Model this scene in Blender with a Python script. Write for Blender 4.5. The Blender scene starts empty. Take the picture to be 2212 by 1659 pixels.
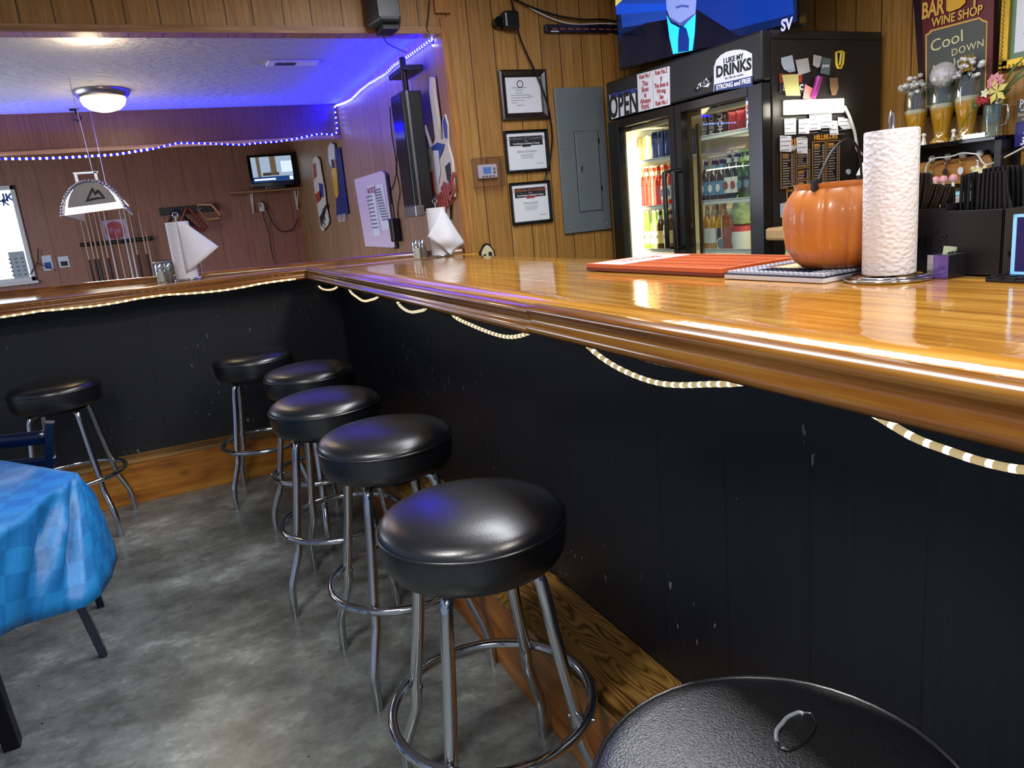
import bpy, math, random
from mathutils import Vector, Matrix
random.seed(7)
S = bpy.context.scene
COL = S.collection
R_ = math.radians

# ---------------------------------------------------------------- camera
FPX, CAMZ = 1586.86, 1.30
YAW, PITCH, ROLL = R_(-23.788), R_(-13.311), R_(-5.609)
_fw = Vector((-math.sin(YAW)*math.cos(PITCH), math.cos(YAW)*math.cos(PITCH), math.sin(PITCH)))
_ri = Vector((math.cos(YAW), math.sin(YAW), 0)); _up = _ri.cross(_fw)
RI = _ri*math.cos(ROLL) + _up*math.sin(ROLL); UP = -_ri*math.sin(ROLL) + _up*math.cos(ROLL); FW = _fw
CAM = Vector((0, 0, CAMZ))
cd = bpy.data.cameras.new('camera'); cam = bpy.data.objects.new('camera', cd); COL.objects.link(cam)
cd.sensor_width = 36; cd.sensor_fit = 'HORIZONTAL'; cd.lens = 36*FPX/2212; cd.clip_start = .02; cd.clip_end = 100
m3 = Matrix((RI, UP, -FW)).transposed()
cam.matrix_world = Matrix.Translation(CAM) @ m3.to_4x4()
S.camera = cam

def ray(u, v): return RI*((u-1106)/FPX) + UP*(-(v-829.5)/FPX) + FW
def on_z(u, v, z): d = ray(u, v); return CAM + d*((z-CAMZ)/d.z)
def on_x(u, v, x): d = ray(u, v); return CAM + d*(x/d.x)
def on_y(u, v, y): d = ray(u, v); return CAM + d*(y/d.y)

# ---------------------------------------------------------------- world, exposure
S.view_settings.view_transform = 'Standard'; S.view_settings.look = 'None'
S.view_settings.gamma = 1.0; S.view_settings.use_curve_mapping = False; S.view_settings.exposure = 0.0
w = bpy.data.worlds.new('daylight'); S.world = w; w.use_nodes = True
w.node_tree.nodes['Background'].inputs[0].default_value = (.62, .74, 1.0, 1)
w.node_tree.nodes['Background'].inputs[1].default_value = 0.42
S.cycles.use_denoising = True
S.cycles.max_bounces = 7; S.cycles.diffuse_bounces = 3; S.cycles.glossy_bounces = 4; S.cycles.transparent_max_bounces = 16
S.cycles.caustics_reflective = False; S.cycles.caustics_refractive = False; S.cycles.sample_clamp_indirect = 3.0

def area(name, loc, size, power, color, rot=(0, 0, 0), size_y=None, spread=None):
    l = bpy.data.lights.new(name, 'AREA'); l.energy = power; l.color = color; l.size = size
    if size_y: l.shape = 'RECTANGLE'; l.size_y = size_y
    if spread: l.spread = spread
    o = bpy.data.objects.new(name, l); o.location = loc; o.rotation_euler = rot; COL.objects.link(o); return o
def point(name, loc, power, color, r=.05):
    l = bpy.data.lights.new(name, 'POINT'); l.energy = power; l.color = color; l.shadow_soft_size = r
    o = bpy.data.objects.new(name, l); o.location = loc; COL.objects.link(o); return o
# ceiling lamps of the bar room, above and behind the camera
area('bar_ceiling_lamp_light', (-.85, .55, 2.66), .9, 52, (1, .97, .93), size_y=.3)
area('bar_ceiling_lamp_light', (-.85, -1.9, 2.66), .9, 48, (1, .97, .93), size_y=.3)
area('bar_ceiling_lamp_light', (1.45, 2.1, 2.70), .6, 78, (.93, .95, 1), size_y=2.2)
area('bar_ceiling_lamp_light', (1.45, -.4, 2.70), .32, 60, (1, .93, .82), size_y=1.25)
# window daylight entering the pool room from the open side
area('daylight', (-2.6, 6.6, 1.5), 1.6, 78, (.80, .88, 1), rot=(0, R_(-90), 0), size_y=2.4)
# blue light thrown by the LED strips along the ceiling
area('blue_strip_light', (1.62, 5.85, 2.33), .05, 26, (0, 0, 1), rot=(0, R_(100), 0), size_y=2.7)
area('blue_strip_light', (1.60, 5.85, 2.35), .05, 105, (0, 0, 1), rot=(R_(180), 0, 0), size_y=2.7)
area('blue_strip_light', (.1, 7.12, 2.16), 2.4, 16, (0, 0, 1), rot=(R_(-150), 0, 0), size_y=.05)

# ---------------------------------------------------------------- materials
def lin(h):
    if isinstance(h, str):
        h = h.lstrip('#'); c = [int(h[i:i+2], 16)/255 for i in (0, 2, 4)]
        return tuple([(x/12.92 if x <= .04045 else ((x+.055)/1.055)**2.4) for x in c] + [1])
    return tuple(h) + ((1,) if len(h) == 3 else ())
MATS = {}
def nt(name):
    m = bpy.data.materials.new(name); m.use_nodes = True
    t = m.node_tree; b = t.nodes['Principled BSDF']; MATS[name] = m; return m, t, b
def N(t, ty, **kw):
    n = t.nodes.new(ty)
    for k, v in kw.items():
        if k.startswith('i_'): n.inputs[int(k[2:])].default_value = v
        else: setattr(n, k, v)
    return n
def math_(t, op, a, b=None):
    n = t.nodes.new('ShaderNodeMath'); n.operation = op
    for i, x in enumerate((a, b)):
        if x is None: continue
        if isinstance(x, (int, float)): n.inputs[i].default_value = x
        else: t.links.new(x, n.inputs[i])
    return n.outputs[0]
def mixc(t, f, a, b, mode='MIX'):
    n = t.nodes.new('ShaderNodeMix'); n.data_type = 'RGBA'; n.blend_type = mode
    for i, x in ((0, f), (6, a), (7, b)):
        if hasattr(x, 'is_linked'): t.links.new(x, n.inputs[i])
        else: n.inputs[i].default_value = x
    return n.outputs[2]
def noise(t, vec, scale, detail=3, rough=.5):
    n = t.nodes.new('ShaderNodeTexNoise'); n.inputs['Scale'].default_value = scale
    n.inputs['Detail'].default_value = detail; n.inputs['Roughness'].default_value = rough
    if vec is not None: t.links.new(vec, n.inputs['Vector'])
    return n.outputs[0]
def mapping(t, vec, scale=(1, 1, 1), rot=(0, 0, 0)):
    n = t.nodes.new('ShaderNodeMapping'); n.inputs['Scale'].default_value = scale; n.inputs['Rotation'].default_value = rot
    t.links.new(vec, n.inputs['Vector']); return n.outputs[0]
def ramp(t, f, stops):
    n = t.nodes.new('ShaderNodeValToRGB'); e = n.color_ramp.elements
    while len(e) > 1: e.remove(e[-1])
    e[0].position = stops[0][0]; e[0].color = lin(stops[0][1])
    for p, c in stops[1:]:
        x = e.new(p); x.color = lin(c)
    t.links.new(f, n.inputs[0]); return n.outputs[0]
def bump(t, b, h, strength=.3, dist=.01):
    n = t.nodes.new('ShaderNodeBump'); n.inputs['Strength'].default_value = strength; n.inputs['Distance'].default_value = dist
    t.links.new(h, n.inputs['Height']); t.links.new(n.outputs[0], b.inputs['Normal']); return n
def objco(t): return t.nodes.new('ShaderNodeTexCoord').outputs['Object']
def mat(name, col, rough=.5, metal=0, emit=0, alpha=1, var=.12, vscale=14, bstr=0, trans=0, coat=0, ior=1.5, emitcol=None):
    if name in MATS: return MATS[name]
    m, t, b = nt(name); c = lin(col)
    co = objco(t)
    if var:
        n = noise(t, co, vscale, 4)
        dk = tuple([x*(1-var) for x in c[:3]] + [1]); lt = tuple([min(1, x*(1+var)) for x in c[:3]] + [1])
        t.links.new(mixc(t, n, dk, lt), b.inputs['Base Color'])
    else: b.inputs['Base Color'].default_value = c
    b.inputs['Roughness'].default_value = rough; b.inputs['Metallic'].default_value = metal; b.inputs['IOR'].default_value = ior
    if emit:
        b.inputs['Emission Color'].default_value = lin(emitcol or col); b.inputs['Emission Strength'].default_value = emit
    if trans: b.inputs['Transmission Weight'].default_value = trans
    if coat: b.inputs['Coat Weight'].default_value = coat; b.inputs['Coat Roughness'].default_value = .04
    if bstr: bump(t, b, noise(t, co, vscale*4, 3), bstr, .004)
    return m
def panelling(name, axis, cols, groove=.406, offs=(0, .22, .45, .74), rough=.42, gcol='#1c0f06', strength=.5, tilt=0, grainamt=.55, gw=.006):
    m, t, b = nt(name); co = objco(t); sp = N(t, 'ShaderNodeSeparateXYZ'); t.links.new(co, sp.inputs[0])
    a = sp.outputs[axis]; u = math_(t, 'DIVIDE', a, groove)
    g = None; brd = None
    for o in offs:
        f = math_(t, 'FRACT', math_(t, 'SUBTRACT', math_(t, 'ADD', u, 100.0), o))
        d = math_(t, 'ABSOLUTE', math_(t, 'SUBTRACT', f, .5)); k = math_(t, 'GREATER_THAN', d, .5-gw)
        g = k if g is None else math_(t, 'MAXIMUM', g, k)
        fl = math_(t, 'FLOOR', math_(t, 'SUBTRACT', math_(t, 'ADD', u, 100.0), o)); brd = fl if brd is None else math_(t, 'ADD', brd, fl)
    wn = N(t, 'ShaderNodeTexWhiteNoise'); wn.noise_dimensions = '1D'; t.links.new(brd, wn.inputs['W'])
    sc = [1, 1, 1]; sc[axis] = 26; sc[2] = .9; sc[1-axis] = 1
    cb = N(t, 'ShaderNodeCombineXYZ'); t.links.new(math_(t, 'MULTIPLY', wn.outputs[0], 7.0), cb.inputs[2])
    va = N(t, 'ShaderNodeVectorMath'); va.operation = 'ADD'; t.links.new(co, va.inputs[0]); t.links.new(cb.outputs[0], va.inputs[1])
    gr = noise(t, mapping(t, va.outputs[0], tuple(sc)), 2.6, 7, .62)
    fine = [1, 1, 1]; fine[axis] = 120; fine[2] = 4
    gr2 = noise(t, mapping(t, va.outputs[0], tuple(fine)), 2, 3, .6)
    f = math_(t, 'ADD', math_(t, 'MULTIPLY', gr, .7), math_(t, 'MULTIPLY', gr2, .3))
    c = ramp(t, f, [(.30, cols[0]), (.5, cols[1]), (.68, cols[2])])
    big = noise(t, co, 1.1, 3)
    c = mixc(t, math_(t, 'MULTIPLY', math_(t, 'ADD', wn.outputs[0], big), .28), c, lin(cols[0]))
    c = mixc(t, g, c, lin(gcol)); t.links.new(c, b.inputs['Base Color'])
    b.inputs['Roughness'].default_value = rough
    h = math_(t, 'SUBTRACT', math_(t, 'MULTIPLY', f, grainamt), math_(t, 'MULTIPLY', g, 1.0))
    bump(t, b, h, strength, .006); return m
def emis(name, col, s):
    if name in MATS: return MATS[name]
    m, t, b = nt(name); b.inputs['Base Color'].default_value = lin(col); b.inputs['Emission Color'].default_value = lin(col); b.inputs['Emission Strength'].default_value = s
    if name.startswith('scr_'): b.inputs['Roughness'].default_value = .1
    return m
def thin_glass(name, tint='#eef4f2', refl=.12):
    m, t, b = nt(name); t.nodes.remove(b); out = t.nodes['Material Output']
    tr = N(t, 'ShaderNodeBsdfTransparent'); tr.inputs[0].default_value = lin(tint)
    gl = N(t, 'ShaderNodeBsdfGlossy'); gl.inputs['Roughness'].default_value = .02
    fr = N(t, 'ShaderNodeLayerWeight'); fr.inputs['Blend'].default_value = .5
    mx = N(t, 'ShaderNodeMixShader'); t.links.new(math_(t, 'ADD', math_(t, 'MULTIPLY', math_(t, 'POWER', fr.outputs['Facing'], 3.0), .35), refl*.4), mx.inputs[0])
    t.links.new(tr.outputs[0], mx.inputs[1]); t.links.new(gl.outputs[0], mx.inputs[2]); t.links.new(mx.outputs[0], out.inputs[0]); return m

# ---------------------------------------------------------------- mesh builder
class MB:
    def __init__(s): s.v = []; s.f = []; s.m = []; s.mats = []; s.cur = 0; s.uv = None
    def use(s, m):
        if m not in s.mats: s.mats.append(m)
        s.cur = s.mats.index(m); return s
    def add(s, vs, fs):
        o = len(s.v); s.v += [tuple(x) for x in vs]; s.f += [tuple(i+o for i in f) for f in fs]; s.m += [s.cur]*len(fs); return s
    def box(s, x0, x1, y0, y1, z0, z1):
        vs = [(x, y, z) for x in (x0, x1) for y in (y0, y1) for z in (z0, z1)]
        return s.add(vs, [(0, 1, 3, 2), (4, 6, 7, 5), (0, 4, 5, 1), (2, 3, 7, 6), (0, 2, 6, 4), (1, 5, 7, 3)])
    def obox(s, c, half, ax):            # oriented box: centre, half sizes, three axes
        vs = [Vector(c) + ax[0]*half[0]*i + ax[1]*half[1]*j + ax[2]*half[2]*k for i in (-1, 1) for j in (-1, 1) for k in (-1, 1)]
        return s.add(vs, [(0, 1, 3, 2), (4, 6, 7, 5), (0, 4, 5, 1), (2, 3, 7, 6), (0, 2, 6, 4), (1, 5, 7, 3)])
    def prism(s, poly, y0, y1):          # polygon in x,z extruded in y (seen from -y)
        n = len(poly); vs = [(x, y0, z) for x, z in poly] + [(x, y1, z) for x, z in poly]
        return s.add(vs, [tuple(range(n)), tuple(range(2*n-1, n-1, -1))] + [(i, i+n, (i+1) % n+n, (i+1) % n) for i in range(n)])
    def zprism(s, poly, z0, z1):
        n = len(poly); vs = [(x, y, z0) for x, y in poly] + [(x, y, z1) for x, y in poly]
        return s.add(vs, [tuple(range(n-1, -1, -1)), tuple(range(n, 2*n))] + [(i, (i+1) % n, (i+1) % n+n, i+n) for i in range(n)])
    def lathe(s, prof, n=24, c=(0, 0, 0), sx=1, sy=1, rib=None):
        vs = []
        for r, z in prof:
            for k in range(n):
                a = 2*math.pi*k/n; rr = r*(1 if rib is None else rib(a, z))
                vs.append((c[0]+rr*math.cos(a)*sx, c[1]+rr*math.sin(a)*sy, c[2]+z))
        fs = [(i*n+k, i*n+(k+1) % n, (i+1)*n+(k+1) % n, (i+1)*n+k) for i in range(len(prof)-1) for k in range(n)]
        if prof[0][0] > 1e-5: fs.append(tuple(range(n-1, -1, -1)))
        if prof[-1][0] > 1e-5: fs.append(tuple(range((len(prof)-1)*n, len(prof)*n)))
        return s.add(vs, fs)
    def tube(s, pts, r, n=8, closed=False, taper=None, matfn=None):
        pts = [Vector(p) for p in pts]; L = len(pts); vs = []; up = None; fs = []
        for i, p in enumerate(pts):
            a = pts[(i-1) % L] if (closed or i > 0) else p; b = pts[(i+1) % L] if (closed or i < L-1) else p
            d = (b-a).normalized()
            if up is None: up = Vector((0, 0, 1)) if abs(d.z) < .9 else Vector((1, 0, 0))
            up = (up - d*up.dot(d)).normalized(); sd = d.cross(up)
            rr = r if taper is None else r*taper(i/(L-1))
            vs += [p + (up*math.cos(2*math.pi*k/n) + sd*math.sin(2*math.pi*k/n))*rr for k in range(n)]
        M = L if closed else L-1; o = len(s.v)
        s.v += [tuple(x) for x in vs]
        for i in range(M):
            if matfn: s.use(matfn(i))
            for k in range(n):
                j = (i+1) % L; s.f.append((o+i*n+k, o+j*n+k, o+j*n+(k+1) % n, o+i*n+(k+1) % n)); s.m.append(s.cur)
        if not closed:
            s.f.append(tuple(o+k for k in range(n))); s.f.append(tuple(o+(L-1)*n+k for k in range(n-1, -1, -1))); s.m += [s.cur]*2
        return s
    def ball(s, c, r, n=12, sz=1):
        return s.lathe([(r*math.sin(math.pi*i/(n//2+1)) if 0 < i < n//2+1 else 0, -r*sz*math.cos(math.pi*i/(n//2+1))) for i in range(n//2+2)], n, c)
    def grid(s, fn, nu, nv, uv=False):
        vs = [fn(i/nu, j/nv) for i in range(nu+1) for j in range(nv+1)]
        return s.add(vs, [(i*(nv+1)+j, (i+1)*(nv+1)+j, (i+1)*(nv+1)+j+1, i*(nv+1)+j+1) for i in range(nu) for j in range(nv)])
    def build(s, name, mat=None, parent=None, smooth=None, bevel=0, label=None, clean=True):
        me = bpy.data.meshes.new(name); me.from_pydata(s.v, [], s.f)
        ms = s.mats if s.mats else [mat]
        if mat is not None and s.mats and mat not in s.mats and False: pass
        for m_ in ms: me.materials.append(MATS[m_] if isinstance(m_, str) else m_)
        me.polygons.foreach_set('material_index', s.m)
        if smooth:
            me.polygons.foreach_set('use_smooth', [True]*len(me.polygons)); me.set_sharp_from_angle(angle=R_(smooth))
        me.update(); me.validate()
        if clean:
            import bmesh
            bm = bmesh.new(); bm.from_mesh(me); bmesh.ops.recalc_face_normals(bm, faces=bm.faces); bm.to_mesh(me); bm.free()
        o = bpy.data.objects.new(name, me); COL.objects.link(o)
        if parent is not None: o.parent = parent
        if bevel:
            b = o.modifiers.new('bevel', 'BEVEL'); b.width = bevel; b.segments = 2; b.limit_method = 'ANGLE'; b.harden_normals = False
        if label: o['label'] = label
        return o
def tag(o, label, cat, group=None):
    o['label'] = label; o['category'] = cat
    if group: o['group'] = group
    return o
def thing(name, label, cat, loc=(0, 0, 0), rz=0, group=None):
    o = bpy.data.objects.new(name, None); COL.objects.link(o); o.empty_display_size = .05
    o.location = loc; o.rotation_euler = (0, 0, rz); return tag(o, label, cat, group)
def struct(o): o['kind'] = 'structure'; return o
def copy_tree(o, parent=None):
    kids = list(o.children); c = o.copy(); COL.objects.link(c)
    if parent is not None: c.parent = parent
    for k in kids: copy_tree(k, c)
    return c
def text(name, s, size, mt, parent, x, z, y=0, thick=.0006, align='CENTER', rot=0, sx=1, shear=0, bold=0, spacing=1, label=None):
    cu = bpy.data.curves.new(name, 'FONT'); cu.body = s; cu.size = size; cu.align_x = align; cu.align_y = 'CENTER'; cu.extrude = thick; cu.shear = shear
    cu.offset = bold; cu.space_character = spacing; cu.resolution_u = 3; cu.space_line = .9
    tmp = bpy.data.objects.new('tmp', cu); COL.objects.link(tmp)
    dg = bpy.context.evaluated_depsgraph_get(); me = bpy.data.meshes.new_from_object(tmp.evaluated_get(dg))
    bpy.data.objects.remove(tmp)
    M = Matrix.Translation((x, y, z)) @ Matrix.Rotation(-rot, 4, 'Y') @ Matrix.Rotation(R_(90), 4, 'X') @ Matrix.Diagonal((sx, 1, 1, 1))
    me.transform(M); me.materials.clear(); me.materials.append(MATS[mt])
    o = bpy.data.objects.new(name, me); COL.objects.link(o); o.parent = parent
    if label: o['label'] = label
    return o
class Frame:                              # a wall or a cabinet face: x to the right, y into it, z up
    def __init__(s, origin, ang): s.o = Vector(origin); s.a = ang; s.x = Vector((math.cos(ang), math.sin(ang), 0)); s.n = Vector((-math.sin(ang), math.cos(ang), 0))
    def at(s, u, v, d=0):
        r = ray(u, v); t = ((s.o - CAM).dot(s.n) + d)/r.dot(s.n); p = CAM + r*t - s.o; return p.dot(s.x), p.z
    def w(s, x, z, d=0): return s.o + s.x*x + s.n*d + Vector((0, 0, z))
    def thing(s, name, label, cat, x, z, d=0, group=None): return thing(name, label, cat, s.w(x, z, d), s.a, group)
    def rect(s, tl, br, d=0):             # centre x, bottom z, width, height
        x0, z1 = s.at(*tl, d); x1, z0 = s.at(*br, d); return (x0+x1)/2, z0, x1-x0, z1-z0
YM, XS, YB, XR = 4.35, 1.70, 10.03, 3.55
FM = Frame((0, YM, 0), 0); FS = Frame((XS, 0, 0), R_(-90)); FB = Frame((0, YB, 0), 0); FR = Frame((XR, 0, 0), R_(-90))

# ---------------------------------------------------------------- surfaces
HONEY = ('#7d5420', '#ab7c3a', '#c2995a'); 
panelling('panel_mid', 0, HONEY, groove=.61, offs=(.05, .31, .55, .83), gw=.004, strength=.7); panelling('panel_side', 1, ('#7a5538', '#a8825e', '#bf9c78'), groove=.61, gw=.004, strength=.3)
panelling('panel_back', 0, ('#804c38', '#9c6850', '#ae7c62'), groove=.61, offs=(.1, .58), gw=.004, strength=.25, gcol='#4a2a1c'); panelling('panel_right', 1, HONEY, groove=.61, gw=.004)
panelling('panel_black', 1, ('#070b13', '#0a0f19', '#0f151f'), groove=.61, offs=(0, .33, .66), rough=.36, gcol='#020203', strength=.35, gw=.003)
panelling('panel_black_x', 0, ('#070a11', '#0a0e16', '#0f131c'), groove=.61, offs=(.1, .38, .72), rough=.5, gcol='#010102', strength=.35, gw=.004)
for nm in ('panel_black', 'panel_black_x'):       # scuffs worn through the black paint
    m = MATS[nm]; t = m.node_tree; b = t.nodes['Principled BSDF']; co = objco(t)
    s1 = noise(t, mapping(t, co, (60, 60, 22)), 1, 2, .7); s2 = noise(t, co, 3.2, 2, .5)
    k = math_(t, 'MULTIPLY', math_(t, 'GREATER_THAN', s1, .70), math_(t, 'GREATER_THAN', s2, .52))
    old = b.inputs['Base Color'].links[0].from_socket; t.links.new(mixc(t, math_(t, 'MULTIPLY', k, .7), old, lin('#7c8087')), b.inputs['Base Color'])
def wood(name, cols, axis, scale=3, stretch=14, rough=.3, coat=0, strength=.12, wave=0, knots=0, detail=7):
    m, t, b = nt(name); co = objco(t); sc = [stretch]*3; sc[axis] = 1
    v = mapping(t, co, tuple(sc)); f = noise(t, v, scale, detail, .6)
    if wave:
        big = [5.0]*3; big[axis] = .9
        n2 = noise(t, mapping(t, co, tuple(big)), 2.2, 2, .4)
        f2 = math_(t, 'FRACT', math_(t, 'MULTIPLY', n2, wave)); f2 = math_(t, 'ABSOLUTE', math_(t, 'SUBTRACT', f2, .5))
        f = math_(t, 'ADD', math_(t, 'MULTIPLY', f, .62), math_(t, 'MULTIPLY', f2, .75))
    c = ramp(t, f, [(.28, cols[0]), (.48, cols[1]), (.68, cols[2])])
    if knots:
        vo = N(t, 'ShaderNodeTexVoronoi'); vo.inputs['Scale'].default_value = 3.2; t.links.new(mapping(t, co, (1, 1, 1.5)), vo.inputs['Vector'])
        k = ramp(t, vo.outputs['Distance'], [(.03, '#ffffff'), (.16, '#000000')])
        c = mixc(t, k, c, lin('#2a1206'))
    t.links.new(c, b.inputs['Base Color']); b.inputs['Roughness'].default_value = rough
    b.inputs['Coat Weight'].default_value = coat; b.inputs['Coat Roughness'].default_value = .06
    bump(t, b, f, strength, .004); return m
m = wood('oak_bar', ('#84561c', '#b07a2c', '#cc9c48'), 1, scale=2.2, stretch=16, rough=.12, coat=.5, strength=.02)
t = m.node_tree; b = t.nodes['Principled BSDF']; co = objco(t)
wv = noise(t, mapping(t, co, (9, 30, 9)), 1.0, 3, .5); wb = N(t, 'ShaderNodeBump'); wb.inputs['Strength'].default_value = .22; wb.inputs['Distance'].default_value = .004
t.links.new(wv, wb.inputs['Height']); t.links.new(wb.outputs[0], b.inputs['Coat Normal']); t.links.new(wb.outputs[0], b.inputs['Normal'])
wood('oak_edge', ('#4a2606', '#784810', '#916524'), 1, scale=2, stretch=18, rough=.24, coat=.6, strength=.05)
wood('oak_edge_x', ('#4e2808', '#784614', '#946024'), 0, scale=2, stretch=18, rough=.24, coat=.6, strength=.05)
wood('trim_wood', ('#7a4a1e', '#a06a32', '#b98448'), 2, scale=3, stretch=20, rough=.4)
wood('trim_wood_x', ('#7a5030', '#9a6c44', '#b58a60'), 0, scale=3, stretch=20, rough=.45)
wood('step_front', ('#5e300c', '#9a5a20', '#b87a38'), 1, scale=2, stretch=9, rough=.4, knots=1)
wood('step_front_x', ('#70400f', '#a8681f', '#bd8436'), 0, scale=2, stretch=9, rough=.4, knots=1)
wood('step_top', ('#3a230c', '#86602a', '#a07a3e'), 1, scale=2, stretch=10, rough=.4, wave=26)
wood('step_top_x', ('#5a3c1a', '#84602f', '#9c7842'), 0, scale=2, stretch=10, rough=.4)
# floor: worn polished concrete
m, t, b = nt('concrete'); co = objco(t)
n1 = noise(t, mapping(t, co, (1.2, 1.4, 1), (0, 0, .5)), 2.2, 10, .72); n2 = noise(t, mapping(t, co, (1, 1.5, 1), (0, 0, .4)), 8.0, 7, .75); n3 = noise(t, co, 60, 3, .6)
f = math_(t, 'ADD', math_(t, 'ADD', math_(t, 'MULTIPLY', n1, .6), math_(t, 'MULTIPLY', n2, .3)), math_(t, 'MULTIPLY', n3, .1))
c = ramp(t, f, [(.34, '#3e403e'), (.46, '#626664'), (.54, '#7d8280'), (.64, '#b4bab8')])
vo = N(t, 'ShaderNodeTexVoronoi'); vo.inputs['Scale'].default_value = 9; t.links.new(co, vo.inputs['Vector'])
c = mixc(t, math_(t, 'LESS_THAN', vo.outputs['Distance'], .035), c, lin('#2d2d2b'))
t.links.new(c, b.inputs['Base Color'])
t.links.new(math_(t, 'ADD', math_(t, 'MULTIPLY', n2, .34), .10), b.inputs['Roughness']); bump(t, b, n2, .08, .004)
# ceiling: knock-down plaster
m, t, b = nt('plaster'); co = objco(t); b.inputs['Base Color'].default_value = lin('#b2b1b6'); b.inputs['Roughness'].default_value = .8
nn = noise(t, mapping(t, co, (9, 15, 1)), 1.6, 5, .6); bump(t, b, ramp(t, nn, [(.44, '#000000'), (.58, '#ffffff')]), .55, .015)
mat('black_leather', '#101218', .31, var=.05, vscale=60, bstr=.05); MATS['black_leather'].node_tree.nodes['Principled BSDF'].inputs['Specular IOR Level'].default_value = .9
mat('chrome', '#c9ccd2', .12, 1, var=0); mat('dull_chrome', '#9a9ca2', .28, 1, var=.15)
mat('black_plastic', '#0c0c0f', .35, var=.1); mat('black_metal', '#15151a', .45, .3); mat('black_gloss', '#060608', .08, var=0)
mat('white_plastic', '#dcdcd8', .4, var=.03); mat('white_paper', '#dfe2ec', .75, var=.04, bstr=.02); mat('cream', '#d8cba6', .6)
mat('ink', '#1a1a20', .7, var=0); mat('red_ink', '#a83840', .7, var=0); mat('grey_ink', '#7a7c84', .7, var=0); mat('white_ink', '#e8e8ec', .6, var=0)
mat('gold', '#c9a23c', .3, .8, var=.25); mat('silver', '#b8bac0', .25, 1)

# ---------------------------------------------------------------- setting
def sbox(name, m, *b, mats=None): return struct(MB().box(*b).build(name, m))
sbox('floor', 'concrete', -4.2, 3.9, -3.6, 10.3, -.1, 0)
sbox('wall_far', 'panel_back', -3.2, 2.2, YB, YB+.12, 0, 2.6)
sbox('wall_side', 'panel_side', XS, XS+.12, YM+.12, YB, 0, 2.6)
mw = MB(); mw.box(XS, XR+.12, YM, YM+.12, 0, 2.75); mw.box(-3.2, XS, YM, YM+.12, 2.335, 2.75)
struct(mw.build('wall_middle', 'panel_mid'))
sbox('wall_right', 'panel_right', XR, XR+.12, -3.4, YM, 0, 2.75)
sbox('ceiling', 'plaster', -3.2, XS, YM+.12, YB, 2.415, 2.5)
sbox('ceiling_bar_room', 'plaster', -3.2, XR+.12, -3.4, YM, 2.75, 2.85)
m_ = panelling('panel_soffit', 0, ('#553222', '#74492f', '#8a5d42'), groove=.61, offs=(.2, .7), strength=.2, gcol='#452a1e', gw=.003)
sbox('ceiling_beam', 'panel_soffit', -3.2, XS, 7.27, 7.40, 2.12, 2.415)
# trims
sbox('trim_1', 'trim_wood_x', -3.2, XS-.02, YM-.018, YM, 2.33, 2.365)
tr = MB(); tr.box(XS-.018, XS, YM+.0, YM+.12, 0, 2.335); tr.box(XS-.018, XS+.03, YM-.016, YM, 0, 2.42); struct(tr.build('trim_2', 'trim_wood'))
tr = MB(); tr.box(XS-.045, XS+.05, YM-.03, YM, 2.44, 2.53); tr.box(XS+.0, XS+.06, YM-.035, YM, 2.54, 2.75); struct(tr.build('trim_3', 'trim_wood'))
sbox('trim_4', 'trim_wood', 2.83, 2.86, YM-.02, YM, 0, 2.75)
sbox('trim_5', 'trim_wood_x', -3.2, XS, 7.25, 7.27, 2.10, 2.13)
sbox('trim_6', 'trim_wood', XS-.025, XS, YB-.03, YB, 0, 2.41)

# ---------------------------------------------------------------- the bar
def zs(x, y):
    cl = lambda k: max(0, min(1, k))
    return 1.086 - .018*cl((x-.65)/1.05)*cl((y-1)/3.35) + .022*cl((.5-x)/1.4)*cl((y-4.1)/.7)
far = lambda x: 4.35 + (1.77-x)*.19
bar = thing('bar_counter', 'L shaped bar with glossy oak top, moulded edge and black plank front', 'bar counter', (0, 0, 0))
sf = MB(); sf.grid(lambda u, v: (.712+u*(1.53-.712), -1.2+v*5.3, zs(.712+u*(1.53-.712), -1.2+v*5.3)), 6, 20)
sf.grid(lambda u, v: (lambda x: (x, 4.1+v*(far(x)-4.1), zs(x, 4.1+v*(far(x)-4.1))))(-2.6+u*4.27), 24, 5)
o = sf.build('counter_top', 'oak_bar', bar, smooth=30, clean=False)
for p in o.data.polygons: pass
md = o.modifiers.new('thick', 'SOLIDIFY'); md.thickness = .036; md.offset = 1 if o.data.polygons[0].normal.z < 0 else -1
PR = [(.07, 1.045), (.007, 1.045), (.002, 1.049), (0, 1.057), (.004, 1.064), (.011, 1.067), (.0135, 1.073), (.0125, 1.080), (.008, 1.086), (.0055, 1.091), (.007, 1.097), (.013, 1.1015), (.024, 1.1045), (.036, 1.1045), (.05, 1.1005), (.064, 1.094), (.078, 1.0875), (.085, 1.085), (.085, 1.05)]
def moulding(p0, p1, m, dz=0, long=True):
    n = len(PR); g = MB(); vs = []
    for (a, miter) in (p0, p1):
        for (q, z) in PR:
            vs.append((.65+q, a+(q if miter else 0), z+dz) if long else (a+(q if miter else 0), 4.05+q, z+dz))
    fs = [(i, i+1, n+i+1, n+i) for i in range(n-1)] + [(n-1, 0, n, 2*n-1), tuple(range(n)), tuple(range(2*n-1, n-1, -1))]
    g.add(vs, fs); return g.build('edge_moulding', m, bar, smooth=50)
moulding((-1.2, 0), (1.375, 0), 'oak_edge'); moulding((1.3775, 0), (4.05, 1), 'oak_edge', -.003); moulding((.65, 1), (-2.6, 0), 'oak_edge_x', -.003, long=False)
rl = MB(); rp = [(-.02, 0), (-.02, .018), (-.012, .027), (.0, .03), (.012, .027), (.02, .018), (.02, -.04), (-.02, -.04)]
vs = []
for x in (-2.6, -.9, .3, 1.1, 1.67):
    for (q, z) in rp: vs.append((x, far(x)+q, zs(x, far(x))+z))
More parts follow.
